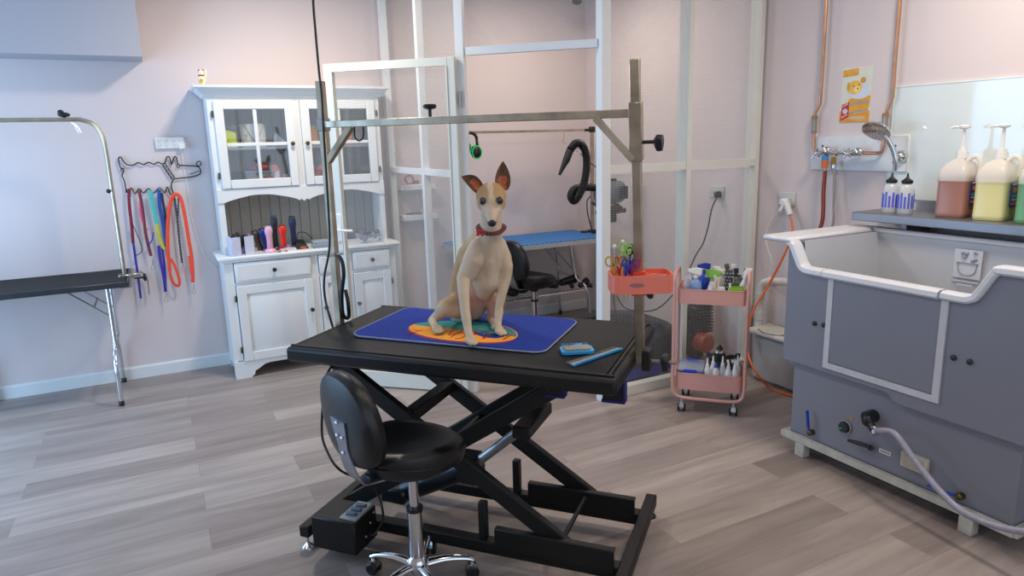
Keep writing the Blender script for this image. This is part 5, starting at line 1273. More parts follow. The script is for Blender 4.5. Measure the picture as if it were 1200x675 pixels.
t = bottle('steel_cup', 'perforated steel cup holding black tools in the top tray', .89, .55, ZT1, .032, .145, STEEL, [], prof=[(.030, 0), (.032, .145), (.030, .145), (.028, .004), (1e-5, .004)], cat='cup')
g = G()
for zz in range(6):
    for a_ in range(10): g.ball((.0312 * math.cos(a_ * .628 + zz % 2 * .31), .0312 * math.sin(a_ * .628 + zz % 2 * .31), .02 + zz * .021), (.0042, .0042, .0042), 6)
build('holes', g, mat('#3c3c40', .6), t, True)
for lab, dx, tl, hh, hexc in (('olive brown thin tool leaning left in the steel cup', -.012, -12, .22, '#5b5238'), ('black comb handle standing in the middle of the steel cup', .0, 0, .19, '#202224'), ('dark green handled tool leaning right in the steel cup', .012, 14, .195, '#28322c')):
    tt_ = thing('grooming_tool', lab, 'tool', tuple(cpt(cu(.89) + dx, cv(.55), ZT1 + .006)), crz); M = rot('Y', tl)
    build('handle', G(M).bar((0, 0, .0), (0, 0, hh * .8), .010, .012, .002), mat(hexc, .5), tt_, True); build('head', G(M).box((0, 0, hh * .88), (.026, .014, hh * .16), bev=.004), mat(hexc, .5), tt_, True)
bottle('small_bottle', 'small white bottle left of the lime green pot in the top tray', .80, .18, ZT1, .017, .07, PLW, [('nozzle', G().cyl((0, 0, .07), (0, 0, .115), .009, .004), PLW)])
t = thing('plastic_pot', 'square lime green pot at the front right of the top tray', 'pot', tuple(cpt(cu(.91), cv(.12), ZT1)), crz)
g = G()
for s in (-1, 1): g.box((s * .036, 0, .05), (.004, .05, .09)); g.box((0, s * .025, .05), (.076, .004, .09))
g.box((0, 0, .004), (.07, .048, .006)); build('pot_wall', g, mat('#8fc832', .4), t, True)
build('dark_contents', G().box((0, 0, .05), (.066, .044, .07)), mat('#2a3320', .8), t, True)
t = thing('nozzle_bottle', 'white bottle with slanted spout leaning above the lime green pot', 'bottle', tuple(cpt(cu(.975), cv(.45), ZT1)), crz); M = rot('Y', 10)
build('bottle_body', G(M).lathe(None, [(.022, 0), (.024, .01), (.024, .10), (.012, .13), (.012, .14)], 16), PLW, t, True); build('spout', G(M).cyl((0, 0, .138), (.004, 0, .165), .016, .018).hull([V(q) for q in ((-.02, -.012, .16), (.02, -.012, .16), (-.02, .012, .16), (.02, .012, .16), (-.01, -.01, .195), (.025, -.01, .20), (-.01, .01, .195), (.025, .01, .20))]), PLW, t, True)
# lower tray
t = thing('storage_box', 'clear box with blue clips holding cream paste on the lower tray', 'box', tuple(cpt(cu(.18), cv(.45), ZT2)), crz)
build('box_wall', G().hull([V((sx * .062, sy * .085, 0)) for sx in (-1, 1) for sy in (-1, 1)] + [V((sx * .072, sy * .10, .105)) for sx in (-1, 1) for sy in (-1, 1)]), mat('#a9bad4', .15, mix=.4), t, True)
build('contents', G().lathe((0, -.02, .006), [(.055, 0), (.058, .03), (.04, .06), (1e-5, .075)], 20), mat('#d9cfae', .8), t, True)
build('lid', G().prism(rrect(.15, .205, .02), (0, 0, .106), (1, 0, 0), (0, 1, 0), .008), mat('#bcc9de', .15, mix=.4), t, True)
build('blue_clips', G().box((0, .106, .105), (.075, .012, .03), bev=.003).box((0, -.106, .10), (.075, .012, .03), bev=.003), mat('#1d3cc0', .4), t, True)
def noz(lab, u, v, capc='#efece6', body=PLW, extra=None, r=.020, h=.13, hh=.04):
    parts = [('cap', G().cyl((0, 0, h - .002), (0, 0, h + .012), .0105).cyl((0, 0, h + .01), (0, 0, h + .01 + hh), .008, .003), mat(capc, .4))]
    if extra: parts.append(('liquid', G().lathe(None, [(r * 1.01, .002), (r * 1.01, h * .5), (1e-5, h * .5)], 16), mat(extra, .3)))
    bottle('dropper_bottle', lab, u, v, ZT2, r, h, body, parts, prof=[(r * .95, 0), (r, .004), (r, h * .78), (r * .6, h * .95), (r * .55, h)])
noz('white nozzle bottle right beside the clear storage box', .47, .12)
noz('white nozzle bottle second from the clear box, standing further back', .56, .40)
noz('white dropper bottle with royal blue cap on the lower tray', .62, .08, '#1f55c8', hh=.02)
noz('clear nozzle bottle with dark red liquid on the lower tray', .73, .16, '#efece6', CLEARW, '#9a1f36', .023, .14, .05)
noz('white nozzle bottle just right of the dark red one', .83, .10)
noz('white nozzle bottle at the front right corner of the lower tray', .94, .14, h=.135)
noz('white nozzle bottle behind the one in the right corner of the tray', .98, .48, h=.14)
for lab, u, v, rz_ in (('black spray bottle left of the aerosol can on the lower tray', .50, .72, 150), ('black spray bottle right of the aerosol can on the lower tray', .84, .66, 30), ('black spray bottle at the far right back of the lower tray', .96, .82, 60)):
    bottle('spray_bottle', lab, u, v, ZT2, .026, .135, mat('#1a1b1e', .35), [('trigger_head', trig(.135, .72), BLK)], rz=rz_)
bottle('aerosol_can', 'large black aerosol can standing tallest on the lower tray', .66, .72, ZT2, .034, .20, mat('#1f2023', .3), [('rim', G().lathe((0, 0, .185), [(.034, 0), (.035, .004), (.026, .016), (.022, .018)], 20), mat('#8d8f93', .3, .8)), ('spray_cap', G().lathe((0, 0, .20), [(.020, 0), (.018, .012), (.006, .03), (1e-5, .032)], 16), BLK), ('label_band', G().lathe((0, 0, .06), [(.0343, 0), (.0345, .001), (.0345, .07), (.0343, .071)], 20), mat('#3a3d42', .4, var=.5, scale=60))], prof=[(.033, 0), (.034, .004), (.034, .19), (.024, .20)])

# ------------------------------------------------------------------ the dog bath
TXF, TXB, TY0_, TY1_ = 2.74, 3.40, 1.22, 2.345
HR = 1.085; DIP = .955
bath = thing('dog_bath', 'large grey dog wash tub with pale rim along the right wall', 'bath', (3.08, 1.79, 0))
# outline of the front top edge (y, z), from the left end of the photo to the right
edge = [(TY1_, HR), (2.335, HR - .004), (2.315, HR - .02), (2.285, HR - .075), (2.265, DIP + .02), (2.245, DIP + .005), (2.215, DIP), (1.50, DIP), (1.475, DIP + .006), (1.455, DIP + .022), (1.415, HR - .035), (1.40, HR - .012), (1.38, HR), (TY0_, HR)]
lower = [(TY0_, .445), (1.715, .445), (1.75, .452), (1.77, .478), (1.80, .482), (TY1_, .482)]
poly = [(-y, z) for y, z in edge] + [(-y, z) for y, z in lower]
g = G().prism(poly, (TXF, 0, 0), (0, -1, 0), (0, 0, 1), .05)     # X x Y = (-1,0,0): grows towards the viewer
g.v = [V((p.x + .05, p.y, p.z)) for p in g.v]
build('front_panel', g, GREYT, bath, smooth=15)
g = G()
g.prism([(.051, .446), (.62, .446), (.62, HR - .002), (.051, HR - .002)], (TXF, TY1_, 0), (1, 0, 0), (0, 0, 1), .04)
g.prism([(.051, .446), (.62, .446), (.62, HR - .002), (.051, HR - .002)], (TXF, TY0_ + .04, 0), (1, 0, 0), (0, 0, 1), .04)
g.box((TXB - .0195, (TY0_ + TY1_) / 2, .765), (.039, TY1_ - TY0_, .638))
build('side_walls', g, GREYT, bath)
# basin liner
g = G(); x0, x1, y0, y1 = TXF + .052, TXB - .045, TY0_ + .045, TY1_ - .045; zb = .50
xi0, xi1, yi0, yi1 = x0 + .03, x1 - .04, y0 + .05, y1 - .05
vs = [(x0, y0, HR), (x1, y0, HR), (x1, y1, HR), (x0, y1, HR), (xi0, yi0, zb), (xi1, yi0, zb), (xi1, yi1, zb), (xi0, yi1, zb)]
g.add(vs, [(1, 2, 6, 5), (2, 3, 7, 6), (0, 1, 5, 4), (4, 5, 6, 7)])
g.add([(x0, y0, DIP - .01), (x0, y1, DIP - .01), (xi0, yi1, zb), (xi0, yi0, zb)], [(0, 1, 2, 3)])
build('basin', g, BASIN, bath, smooth=0)
# rim
path = [V((TXF + .012, y, z)) for y, z in edge]
def seg(pts, nm='rim', r=.024):
    g = G().tube(pts, r, 12, flat=1.0)
    return build(nm, g, RIM, bath)
lp = path[:7] + [V((TXF + .012, 2.14, DIP))]; rp = [V((TXF + .012, 1.585, DIP))] + path[7:]
g = G()
def ribbon(pts, wd, th):
    g = G(); P_ = [V(p) for p in pts]; vs = []
    for i, p in enumerate(P_):
        t_ = (P_[min(i + 1, len(P_) - 1)] - P_[max(i - 1, 0)]).normalized(); nn = V((1, 0, 0)).cross(t_).normalized(); nn = nn if nn.z > 0 else -nn
        for a, b in ((-wd, -th * .5), (-wd * .92, th * .55), (-wd * .5, th), (wd * .5, th), (wd * .92, th * .55), (wd, -th * .5), (wd * .8, -th), (-wd * .8, -th)): vs.append(p + V((a, 0, 0)) + nn * b)
    fs = [(i * 8 + j, i * 8 + (j + 1) % 8, (i + 1) * 8 + (j + 1) % 8, (i + 1) * 8 + j) for i in range(len(P_) - 1) for j in range(8)] + [tuple(range(8)), tuple((len(P_) - 1) * 8 + j for j in range(8))]
    return g.add(vs, fs)
def dense(pts, k=5):
    return spline(pts, k)
build('rim', ribbon(dense(lp), .036, .017), RIM, bath)
build('rim', ribbon([(TXF + .010, 2.132, DIP), (TXF + .010, 1.593, DIP)], .038, .018), RIM, bath)
build('rim', ribbon(dense(rp), .036, .017), RIM, bath)
g = G().box(((TXF + TXB) / 2, TY1_ + .065, HR + .004), (TXB - TXF + .06, .17, .026), bev=.010); build('side_flange', g, RIM, bath)
g = G().box((TXB - .02, (TY0_ + TY1_) / 2, HR + .004), (.07, TY1_ - TY0_, .026), bev=.008).box(((TXF + TXB) / 2, TY0_ + .02, HR + .004), (TXB - TXF, .07, .026), bev=.008); build('back_rim', g, RIM, bath)
# lower skirt, slightly recessed
g = G()
pts = [(TXF + .035, TY0_ + .03), (TXF + .035, TY1_ - .045), (TXB - .03, TY1_ - .045), (TXB - .03, TY0_ + .03)]
g.add([(x, y, .10) for x, y in pts] + [(x, y, .50) for x, y in pts], [(0, 1, 5, 4), (1, 2, 6, 5), (2, 3, 7, 6), (3, 0, 4, 7), (0, 1, 2, 3)])
build('lower_skirt', g, GREYT, bath)
g = G(); FRM = mat('#c3c1b6', .5, var=.12, scale=20)
for y in (TY1_ - .03, TY0_ + .01): g.bar((TXF, y, .088), (TXB, y, .088), .03, .028)
g.bar((TXF + .01, TY0_ + .01, .088), (TXF + .01, TY1_ - .03, .088), .03, .03)
build('base_frame', g, FRM, bath)
for y in (2.21, 1.40):
    for x in (TXF + .02, TXB - .04): build('leg', G().box((x, y, .035), (.05, .055, .07), bev=.003), FRM, bath)
# front door panel with white seal
D0, D1, DZ0 = 2.105, 1.555, .505; xf = TXF - .004
g = G()
g.box((xf, D0 - .014, (DZ0 + DIP - .02) / 2), (.010, .028, DIP - .02 - DZ0)); g.box((xf, D1 + .014, (DZ0 + DIP - .02) / 2), (.010, .028, DIP - .02 - DZ0)); g.box((xf, (D0 + D1) / 2, DZ0 + .014), (.010, D0 - D1 - .056, .028))
build('door_seal', g, mat('#cfcfd2', .5), bath)
build('door_panel', G().box((TXF - .003, (D0 + D1) / 2, (DZ0 + DIP) / 2 + .01), (.006, D0 - D1 - .06, DIP - DZ0 - .05)), GREYT, bath)
for y, z in ((2.169, .705), (2.118, .708), (1.516, .712), (1.454, .712)):
    build('bolt', G().lathe((TXF - .001, y, z), [(.012, 0), (.012, .005), (.007, .010), (1e-5, .011)], 10, rot('Y', -90)), mat('#3c3d42', .4, .5), bath)
xl = TXF + .035
def onp(x, y, X=xl): return PX(x, y, X)
def valve(px0, px1, jx, jy, lab_hex='#1c46b0', nm='valve_handle'):
    a, b, j = onp(*px0, xl - .035), onp(*px1, xl - .035), onp(jx, jy, xl - .02)
    v = build(nm, G().tube([a, a.lerp(b, .5), b], .009, 8, flat=.6).tube([b, j], .006, 6), mat(lab_hex, .4), bath)
    build('valve_fitting', G().cyl(j, j + V((.06, 0, 0)), .014).ball(j, .016, 10), BRASS, v)
valve((946, 481), (947, 500), 949, 507); valve((1087, 569), (1108, 577), 1124, 582)
c = onp(991, 500)
dl_ = build('dial', G().lathe(c, [(.032, 0), (.032, .006), (.026, .010), (.024, .022), (1e-5, .024)], 24, rot('Y', -90)), mat('#2a2c2e', .4), bath)
build('dial_ring', G().tube([c + V((-.006, .031 * math.cos(a_), .031 * math.sin(a_))) for a_ in [i * .3927 for i in range(16)]], .0035, 6, closed=True), mat('#a8a8a4', .4), dl_)
build('dial_pointer', G().bar(c + V((-.026, .0, -.002)), c + V((-.026, .018, -.006)), .006, .005), mat('#25b0a8', .4), dl_)
build('orange_dot', G().lathe(onp(998, 490), [(1e-5, 0), (.008, 0), (.008, .002), (1e-5, .003)], 12, rot('Y', -90)), mat('#c98a2c', .5), bath)
build('drain_lever', G().tube([onp(994, 516, xl - .03), onp(1008, 520, xl - .035), onp(1020, 524, xl - .03)], [.007, .010, .012, .009], 8).cyl(onp(1020, 525, xl - .03), onp(1020, 525, xl), .013), BLK, bath)
lb = build('white_label', G().box(onp(1037, 530, xl - .001), (.002, .055, .018)), PLW, bath)
g = G()
for k_ in range(5): g.box(onp(1037, 530, xl - .0025) + V((0, .018 - .009 * k_, 0)), (.001, .006, .007))
build('label_print', g, mat('#5a5a66', .6), lb)
c = onp(1074, 541)
so = build('socket_box', G().box(c + V((-.012, 0, 0)), (.026, .12, .075), bev=.006), mat('#c9c3ab', .5), bath)
build('socket_face', G().box(c + V((-.027, 0, 0)), (.006, .085, .045), bev=.003), mat('#b4ae98', .5), so)
c = onp(1024, 487)
pg_ = build('hose_coupling', G().cyl(c + V((.0, 0, 0)), c + V((-.05, 0, 0)), .030, n=10).ball(c + V((-.055, -.012, -.008)), .028, 12).cyl(c + V((-.05, -.01, -.01)), c + V((-.075, -.06, -.035)), .018), BLK, bath)
# sticker inside the basin
g = G(); sxp = x1 - .035
def stk(y, z, dy, dz): g.box((3.30 - 0, y, z), (.003, dy, dz))
yc, zc, X_ = 1.862, .952, x1 - .012
pm = PX(1137, 298, X_ + 0); pn = PX(1133, 318, X_)
st = build('sticker', G().box((X_ - .012, pm.y, (pm.z + pn.z) / 2 - .005), (.003, .125, .135)), mat('#d3d5da', .5), bath)
g = G(); cz0 = (pm.z + pn.z) / 2 - .005; yy = pm.y; xx = X_ - .015
g.tube([(xx, yy + .042, cz0 + .005), (xx, yy + .038, cz0 - .03), (xx, yy + .02, cz0 - .048), (xx, yy - .02, cz0 - .048), (xx, yy - .038, cz0 - .03), (xx, yy - .042, cz0 + .005)], .0025, 6, k=4)
g.tube([(xx, yy + .05, cz0 + .006), (xx, yy - .05, cz0 + .006)], .003, 6)
for q in range(9): g.ball((xx, yy + random.uniform(-.04, .04), cz0 + .02 + random.uniform(0, .04)), random.uniform(.004, .009), 8)
build('tub_drawing', g, mat('#9da1aa', .5), st)
g = G()
for r_, w__ in ((0, .11), (1, .07)):
    kx = -w__ / 2
    while kx < w__ / 2: g.box((xx, yy - kx, cz0 - .083 - r_ * .016), (.002, .0055, .008)); kx += .009
build('sticker_lettering', g, mat('#e3e4e8', .5), st)
build('basin_hook', G().box(PX(1017, 274, x1 - .03), (.02, .02, .03), bev=.004).box(PX(1017, 274, x1 - .045), (.012, .035, .010), bev=.003), PLW, bath)
# hose from the coupling to the floor
h0 = onp(1024, 487) + V((-.075, -.06, -.035))
t = thing('drain_hose', 'grey translucent hose hanging from the black coupling down to the floor', 'hose', (h0.x, h0.y, 0))
build('hose', G().tube([h0, onp(1047, 507, 2.67), onp(1066, 531, 2.66), onp(1085, 556, 2.65), onp(1103, 577, 2.64), onp(1122, 595, 2.63), onp(1145, 608, 2.62), onp(1170, 617, 2.61), onp(1200, 623, 2.60), onp(1240, 626, 2.60)], .0135, 12, k=6), mat('#9d9aa9', .3, var=.12, scale=30), t)
build('steel_ferrule', G().cyl(h0 + V((.008, .01, .008)), h0 + V((-.003, -.012, -.010)), .019), CHR, t)

# ------------------------------------------------------------------ steel shelf behind the bath and what stands on it
SZ = 1.18
sh = thing('steel_shelf', 'stainless steel shelf on the right wall behind the bath', 'shelf', (3.45, 1.6, SZ - .05))
build('shelf_top', G().box((3.455, 1.48, SZ - .022), (.29, 1.92, .044), bev=.004), SHELFS, sh)
build('upstand', G().box((RX - .008, 1.39, SZ + .028), (.014, 1.74, .056)), SHELFS, sh)
build('bracket', G().box((3.50, 2.2, SZ - .09), (.20, .03, .09)).box((3.50, 1.2, SZ - .09), (.20, .03, .09)), SHELFS, sh)
def jug(lab, p, liq, W_=.175, D_2=.15, lvl=.20):
    t = thing('shampoo_jug', lab, 'jug', tuple(p), 9)
    prof = [(.96, 0), (1.0, .012), (1.0, .022), (.985, .03), (.985, .165), (1.0, .175), (1.0, .20), (.90, .235), (.62, .262), (.26, .278), (.25, .283)]
    def block(prof, k_=1.0, top=None):
        g = G(); vs = []; o = rrect(1, 1, .16, 4); n = len(o)
        for s, z in prof:
            for x, y in o: vs.append((x * D_2 * s * k_, y * W_ * s * k_, z))
        fs = [(i * n + j, i * n + (j + 1) % n, (i + 1) * n + (j + 1) % n, (i + 1) * n + j) for i in range(len(prof) - 1) for j in range(n)] + [tuple(range(n - 1, -1, -1)), tuple((len(prof) - 1) * n + j for j in range(n))]
        return g.add(vs, fs)
    gb = block(prof); n_ = 20
    for fi in range(len(gb.f)): gb.mi[fi] = 1 if fi < n_ * 5 else 0
    build('jug_body', gb, [mat('#f3ece2', .25, mix=.6, var=.01), mat('#f3ece2', .2, mix=.14, var=.01)], t, True)
    lp_ = [(s, z) for s, z in prof if z < lvl] + [(prof[5][0], lvl)]
    build('liquid', block([(s * .975, z + .002) for s, z in lp_]), mat(liq, .3, var=.03), t, True)
    build('jug_handle', G().tube([(0, -.02, .255), (0, -.045, .285), (0, -.07, .285), (0, -.083, .255), (0, -.083, .20)], .012, 8, k=4), mat('#f3ece2', .25, mix=.75, var=.01), t, True)
    pu = build('pump', G().cyl((0, 0, .280), (0, 0, .312), .026, n=20).cyl((0, 0, .312), (0, 0, .322), .022).cyl((0, 0, .32), (0, 0, .42), .0085, .006).lathe((0, 0, .416), [(.010, 0), (.022, .006), (.024, .014), (.014, .02), (1e-5, .021)], 16), PLW, t, True)
    build('spout', G().tube([(0, .01, .426), (-.01, .045, .428), (-.012, .055, .42)], .006, 8), PLW, pu, True)
    lx = .0
    la = build('label', G().box((lx, -W_ / 2 * .99 - .002, .118), (.085, .003, .11)), mat('#1c2f96', .4), t, True)
    build('fish_motif', G().ball((lx - .005, -W_ / 2 - .0035, .14), (.024, .001, .012)).hull([V((lx + .015, -W_ / 2 - .004, .14)), V((lx + .032, -W_ / 2 - .004, .152)), V((lx + .032, -W_ / 2 - .004, .128)), V((lx + .018, -W_ / 2 - .0035, .14))]), mat('#e58a2a', .5), la, True)
    g = G().box((lx, -W_ / 2 - .0035, .112), (.055, .001, .012)); build('teal_band', g, mat('#3fb0b0', .5), la, True)
    g = G()
    for k_ in range(7): g.box((lx - .028 + k_ * .009, -W_ / 2 - .0035, .096), (.006, .001, .004))
    g.box((lx, -W_ / 2 - .0035, .167), (.07, .001, .006)); build('label_print', g, PLW, la, True)
    g = G()
    for k_ in (-.024, 0, .024): g.ball((lx + k_, -W_ / 2 - .0035, .075), (.010, .001, .008))
    build('label_pictures', g, mat('#d98a3a', .5, var=.4, scale=90), la, True)
    return t
jug('tall jug of brown liquid with white pump on the steel shelf', V((3.475, 1.99, SZ)), '#a55a44', .135, .19, .192)
jug('tall jug of pale yellow liquid with white pump on the steel shelf', V((3.475, 1.815, SZ)), '#efe79c', .135, .19, .178)
jug('jug of green liquid at the right edge of the picture on the shelf', V((3.475, 1.635, SZ)), '#3fa45e', .135, .19, .20)
for i, (x, y, lab) in enumerate(((1042, 248, 'small clear bottle with black spout at the end of the steel shelf'), (1060, 249, 'small clear bottle with black spout next to the brown jug'))):
    p = PX(x, y, 3.40); p.z = SZ
    t = thing('squeeze_bottle', lab, 'bottle', tuple(p))
    build('bottle_body', G().lathe(None, [(.035, 0), (.037, .006), (.037, .125), (.030, .145), (.018, .155), (.018, .158)], 20), mat('#e4e4e4', .2, mix=.62, var=.01), t, True)
    build('cap', G().lathe((0, 0, .155), [(.026, 0), (.027, .014), (.016, .022), (.007, .03), (.003, .052), (1e-5, .053)], 18), BLK, t, True)
    g = G()
    for k_ in range(7):
        a_ = R(205 - 26 * 3 + 26 * k_) if False else R(130 + 26 * k_); hgt = (.075, .07, .08, .06, .078, .066, .074)[k_]
        g.box((0, 0, 0), (.002, .0095, hgt), M=T((.0375 * math.cos(a_), .0375 * math.sin(a_), .03 + hgt / 2)) @ Matrix.Rotation(a_, 4, 'Z'))
    build('blue_print', g, mat('#5a68d6', .5), t, True)
# splashback, tap board, taps
struct('wall_1', G().box((RX - .004, 1.2, 1.53), (.006, 2.46, .60)), mat('#d5dedb', .08, var=.01, coat=.6)) if False else None
t = thing('glass_splashback', 'pale green glass splashback panel on the right wall above the shelf', 'splashback', (RX, 1.22, 1.237))
build('panel', G().box((RX - .005, 1.21, 1.53), (.008, 2.46, .586)), mat('#dfe8e6', .06, var=.01, coat=.5), t)
build('edge_bead', G().box((RX - .006, 2.443, 1.53), (.011, .006, .59)).box((RX - .006, 1.21, 1.826), (.011, 2.46, .006)), mat('#e6ece6', .2), t)
XB = RX - .022
tb = thing('tap_board', 'white mounting board with chrome taps under the copper pipes', 'taps', (RX, 2.66, 1.38))
g = G().box((RX - .010, (2.945 + 2.33) / 2, 1.478), (.018, .615, .195), bev=.002); build('board', g, mat('#e2e4e6', .4), tb)
g = G()
for x, y in ((964, 171), (1049, 171), (964, 189), (1047, 190)): g.ball(PX(x, y, RX - .02), (.004, .007, .007), 8)
build('board_screws', g, mat('#4a3c3a', .5), tb)
zt_ = PX(985, 179, 3.54).z
def py_at(x, X=3.54): return PX(x, 179, X).y
g = G().cyl((3.54, py_at(956), zt_), (3.54, py_at(1012), zt_), .011)
for x in (960, 971, 982, 1001, 1007): g.lathe((3.54, py_at(x), zt_), [(.014, -.012), (.02, -.008), (.02, .008), (.014, .012)], 12, rot('X', 90))
g.ball((3.53, py_at(970), zt_ + .012), (.022, .03, .026)).ball((3.53, py_at(1007), zt_ + .006), (.022, .03, .024))
build('mixer_body', g, CHR, tb)
for x, nm in ((961, 'left'), (998, 'right')):
    c = V((3.50, py_at(x), zt_ - .004)); g = G().cyl(c + V((.05, 0, 0)), c, .009)
    for a_ in range(4): g.cyl(c, c + V((-.006, .034 * math.cos(a_ * 1.571 + .5), .034 * math.sin(a_ * 1.571 + .5))), .007, .0055)
    g.ball(c, .012, 10); build('cross_handle', g, CHR, tb)
c = PX(967, 186, 3.53); d = build('hose_connector', G().cyl(c + V((0, 0, .02)), c - V((0, 0, .01)), .019), mat('#3f86c4', .4), tb)
build('orange_collar', G().cyl(c - V((0, 0, .01)), c - V((0, 0, .05)), .020, n=10), mat('#e0682c', .45), d)
build('grey_collar', G().cyl(c - V((0, 0, .05)), c - V((0, 0, .07)), .017), mat('#9b9a96', .5), d)
build('brass_fitting', G().cyl(PX(977, 184, 3.53), PX(977, 193, 3.53), .012, n=8), mat('#b58c3c', .3, .9), tb)
c = PX(967, 199, 3.53)
t = thing('red_hose', 'dark red rubber hose hanging from the left tap behind the bath', 'hose', tuple(c)); build('hose', G().tube([c, PX(965, 225, 3.52), PX(963, 262, 3.50), V((3.50, c.y + .05, .9))], .012, 10, k=5), mat('#7c2c22', .5), t)
build('stripe', G().tube([c + V((-.012, 0, 0)), PX(965, 225, 3.508), PX(963, 262, 3.488), V((3.488, c.y + .05, .9))], .002, 6, k=5), mat('#b85a40', .5), t)
c = PX(977, 193, 3.53)
t = thing('steel_hose', 'silver braided flexible hose hanging beside the dark red hose', 'hose', tuple(c))
pp = spline([c, PX(978, 215, 3.53), PX(977, 240, 3.52), PX(976, 262, 3.50), V((3.50, c.y, .9))], 14); build('hose', G().tube(pp, [.0075 if i % 2 else .0062 for i in range(len(pp))], 8), mat('#b9b5ae', .3, .9), t)
build('ferrule', G().cyl(c + V((0, 0, .012)), c - V((0, 0, .02)), .010), CHR, t)
def pipe(lab, pts, fit):
    t = thing('copper_pipe', lab, 'pipe', tuple(pts[-1])); build('pipe', G().tube(pts, .0095, 10), COPPER, t)
    a, b = fit; m = (a + b) / 2
    build('valve_fitting', G().cyl(a, b, .014, n=12).cyl(a + V((0, 0, .02)), a + V((0, 0, -.002)), .017, n=6).cyl(b + V((0, 0, .012)), b, .017, n=6), mat('#a09a8a', .35, .8), t)
    build('brass_ring', G().cyl(a + V((0, 0, .024)), a + V((0, 0, .012)), .0165, n=8), mat('#c29a42', .3, .9), t)
XP = 3.565
p0 = PX(966, 20, XP); ytop = PX(968, 0, XP).y
pts = [V((XP, ytop - .02, CEIL - .002)), PX(968.5, 0, XP), PX(964, 80, XP), PX(961, 122, XP), PX(955.5, 132, XP), PX(954.5, 140, XP), PX(953.5, 172, XP), PX(955, 178, XP), PX(958, 179.5, 3.545)]
pipe('left copper pipe running down the right wall to the taps', pts, (PX(954.5, 140, XP), PX(954, 156, XP)))
pts = [V((XP, PX(1055, 0, XP).y - .02, CEIL - .002)), PX(1055, 0, XP), PX(1049, 72, XP), PX(1046, 114, XP), PX(1039, 130, XP), PX(1038, 138, XP), PX(1035.5, 171, XP), PX(1033, 178, XP), PX(1028, 179.5, 3.55), PX(1011, 179.5, 3.545)]
pipe('right copper pipe running down the right wall past the poster', pts, (PX(1037.6, 138, XP), PX(1036.6, 156, XP)))
# hand shower
t = thing('hand_shower', 'chrome hand shower resting in its wall bracket at the tap board', 'shower', tuple(PX(1055, 183, RX - .02)))
c = PX(1057, 183, RX - .02); build('wall_bracket', G().lathe(c, [(.034, 0), (.034, .01), (.026, .025), (.016, .035)], 18, rot('Y', -90)).cyl(c + V((-.03, 0, 0)), PX(1050, 183, 3.52), .014), CHR, t)
h_ = [PX(1049, 200, 3.515), PX(1049.5, 188, 3.51), PX(1047, 176, 3.50), PX(1041, 164, 3.48), PX(1036, 158, 3.46)]
build('shower_handle', G().tube(h_, [.010, .013, .014, .013, .012], 12, k=5), CHR, t)
c = PX(1027, 153.5, 3.44); M = basis(V((-.75, -.05, -.95))); FM = frame(c, M[0], M[1], M[2])
hd2 = build('shower_head', G().lathe(None, [(1e-5, -.022), (.03, -.021), (.066, -.012), (.075, 0), (.073, .006), (.064, .008), (1e-5, .008)], 28, FM).tube([c + V((0, 0, .01)), PX(1036, 158, 3.46)], .012, 8), CHR, t)
g = G()
for rr, n in ((.018, 6), (.034, 10), (.050, 16)):
    for k_ in range(n): g.ball(FM @ V((rr * math.cos(2 * math.pi * k_ / n), rr * math.sin(2 * math.pi * k_ / n), .0085)), .0022, 6)
build('spray_nozzles', g, mat('#6c6f73', .5), hd2)
# poster
XQ = RX - .003
py0, py1 = 2.775, 2.585; pz0, pz1 = 1.652, 1.952; pwid = py0 - py1; phei = pz1 - pz0
ps = thing('puppy_poster', 'small poster of a yellow puppy bathing in a wooden tub', 'poster', (RX, (py0 + py1) / 2, pz0))
def PP(u, v, d=0): return V((XQ - d, py0 - pwid * u, pz0 + phei * v))
def pat(nm, poly, m, d, par):
    P_ = [PP(u, v, d) for u, v in poly]; Q_ = [PP(u, v, d - .0006) for u, v in poly]; n = len(P_); build(nm, G().add(P_ + Q_, [tuple(range(n)), tuple(range(2 * n - 1, n - 1, -1))] + [(i, (i + 1) % n, n + (i + 1) % n, n + i) for i in range(n)]), m, par, smooth=0)
def circ(u, v, a, b, n=20, a0=0, a1=360): return [(u + a * math.cos(R(a0 + (a1 - a0) * i / (n if a1 - a0 < 360 else n))), v + b * math.sin(R(a0 + (a1 - a0) * i / n))) for i in range(n + (1 if a1 - a0 < 360 else 0))]
sheet = build('sheet', G().box(((XQ + RX) / 2, (py0 + py1) / 2, (pz0 + pz1) / 2), (RX - XQ, pwid, phei)), mat('#dcdccb', .4), ps)
pat('wood_corner', [(0.03, .84), (.55, .86), (.55, .99), (.03, .97)], mat('#d79a3a', .5, var=.3), .0008, sheet)
pat('floor_orange', [(0, 0), (1, 0), (1, .20), (.5, .16), (0, .22)], mat('#e09a36', .5, var=.2), .0008, sheet)
pat('tub', [(.30, .16), (.95, .20), (1.0, .47), (.62, .50), (.28, .42)], mat('#eaa42c', .5, var=.15), .0012, sheet)
pat('tub_band', [(.29, .30), (.98, .35), (.985, .39), (.285, .345)], mat('#a9a390', .5), .0016, sheet)
pat('tub_band', [(.31, .16), (.95, .21), (.955, .24), (.305, .195)], mat('#a9a390', .5), .0016, sheet)
pat('foam', circ(.62, .52, .33, .10), mat('#d5dbe6', .5), .0014, sheet)
pat('foam', circ(.72, .64, .18, .09), mat('#cfd6e4', .5), .0013, sheet)
pat('puppy_head', circ(.46, .64, .24, .125), mat('#efc04e', .5, var=.15), .0018, sheet)
pat('puppy_muzzle', circ(.53, .60, .10, .055), mat('#f6d98a', .5), .0022, sheet)
pat('puppy_ear', circ(.72, .76, .085, .055), mat('#d89a30', .5), .0020, sheet)
pat('puppy_ear', circ(.25, .66, .055, .08), mat('#d89a30', .5), .0020, sheet)
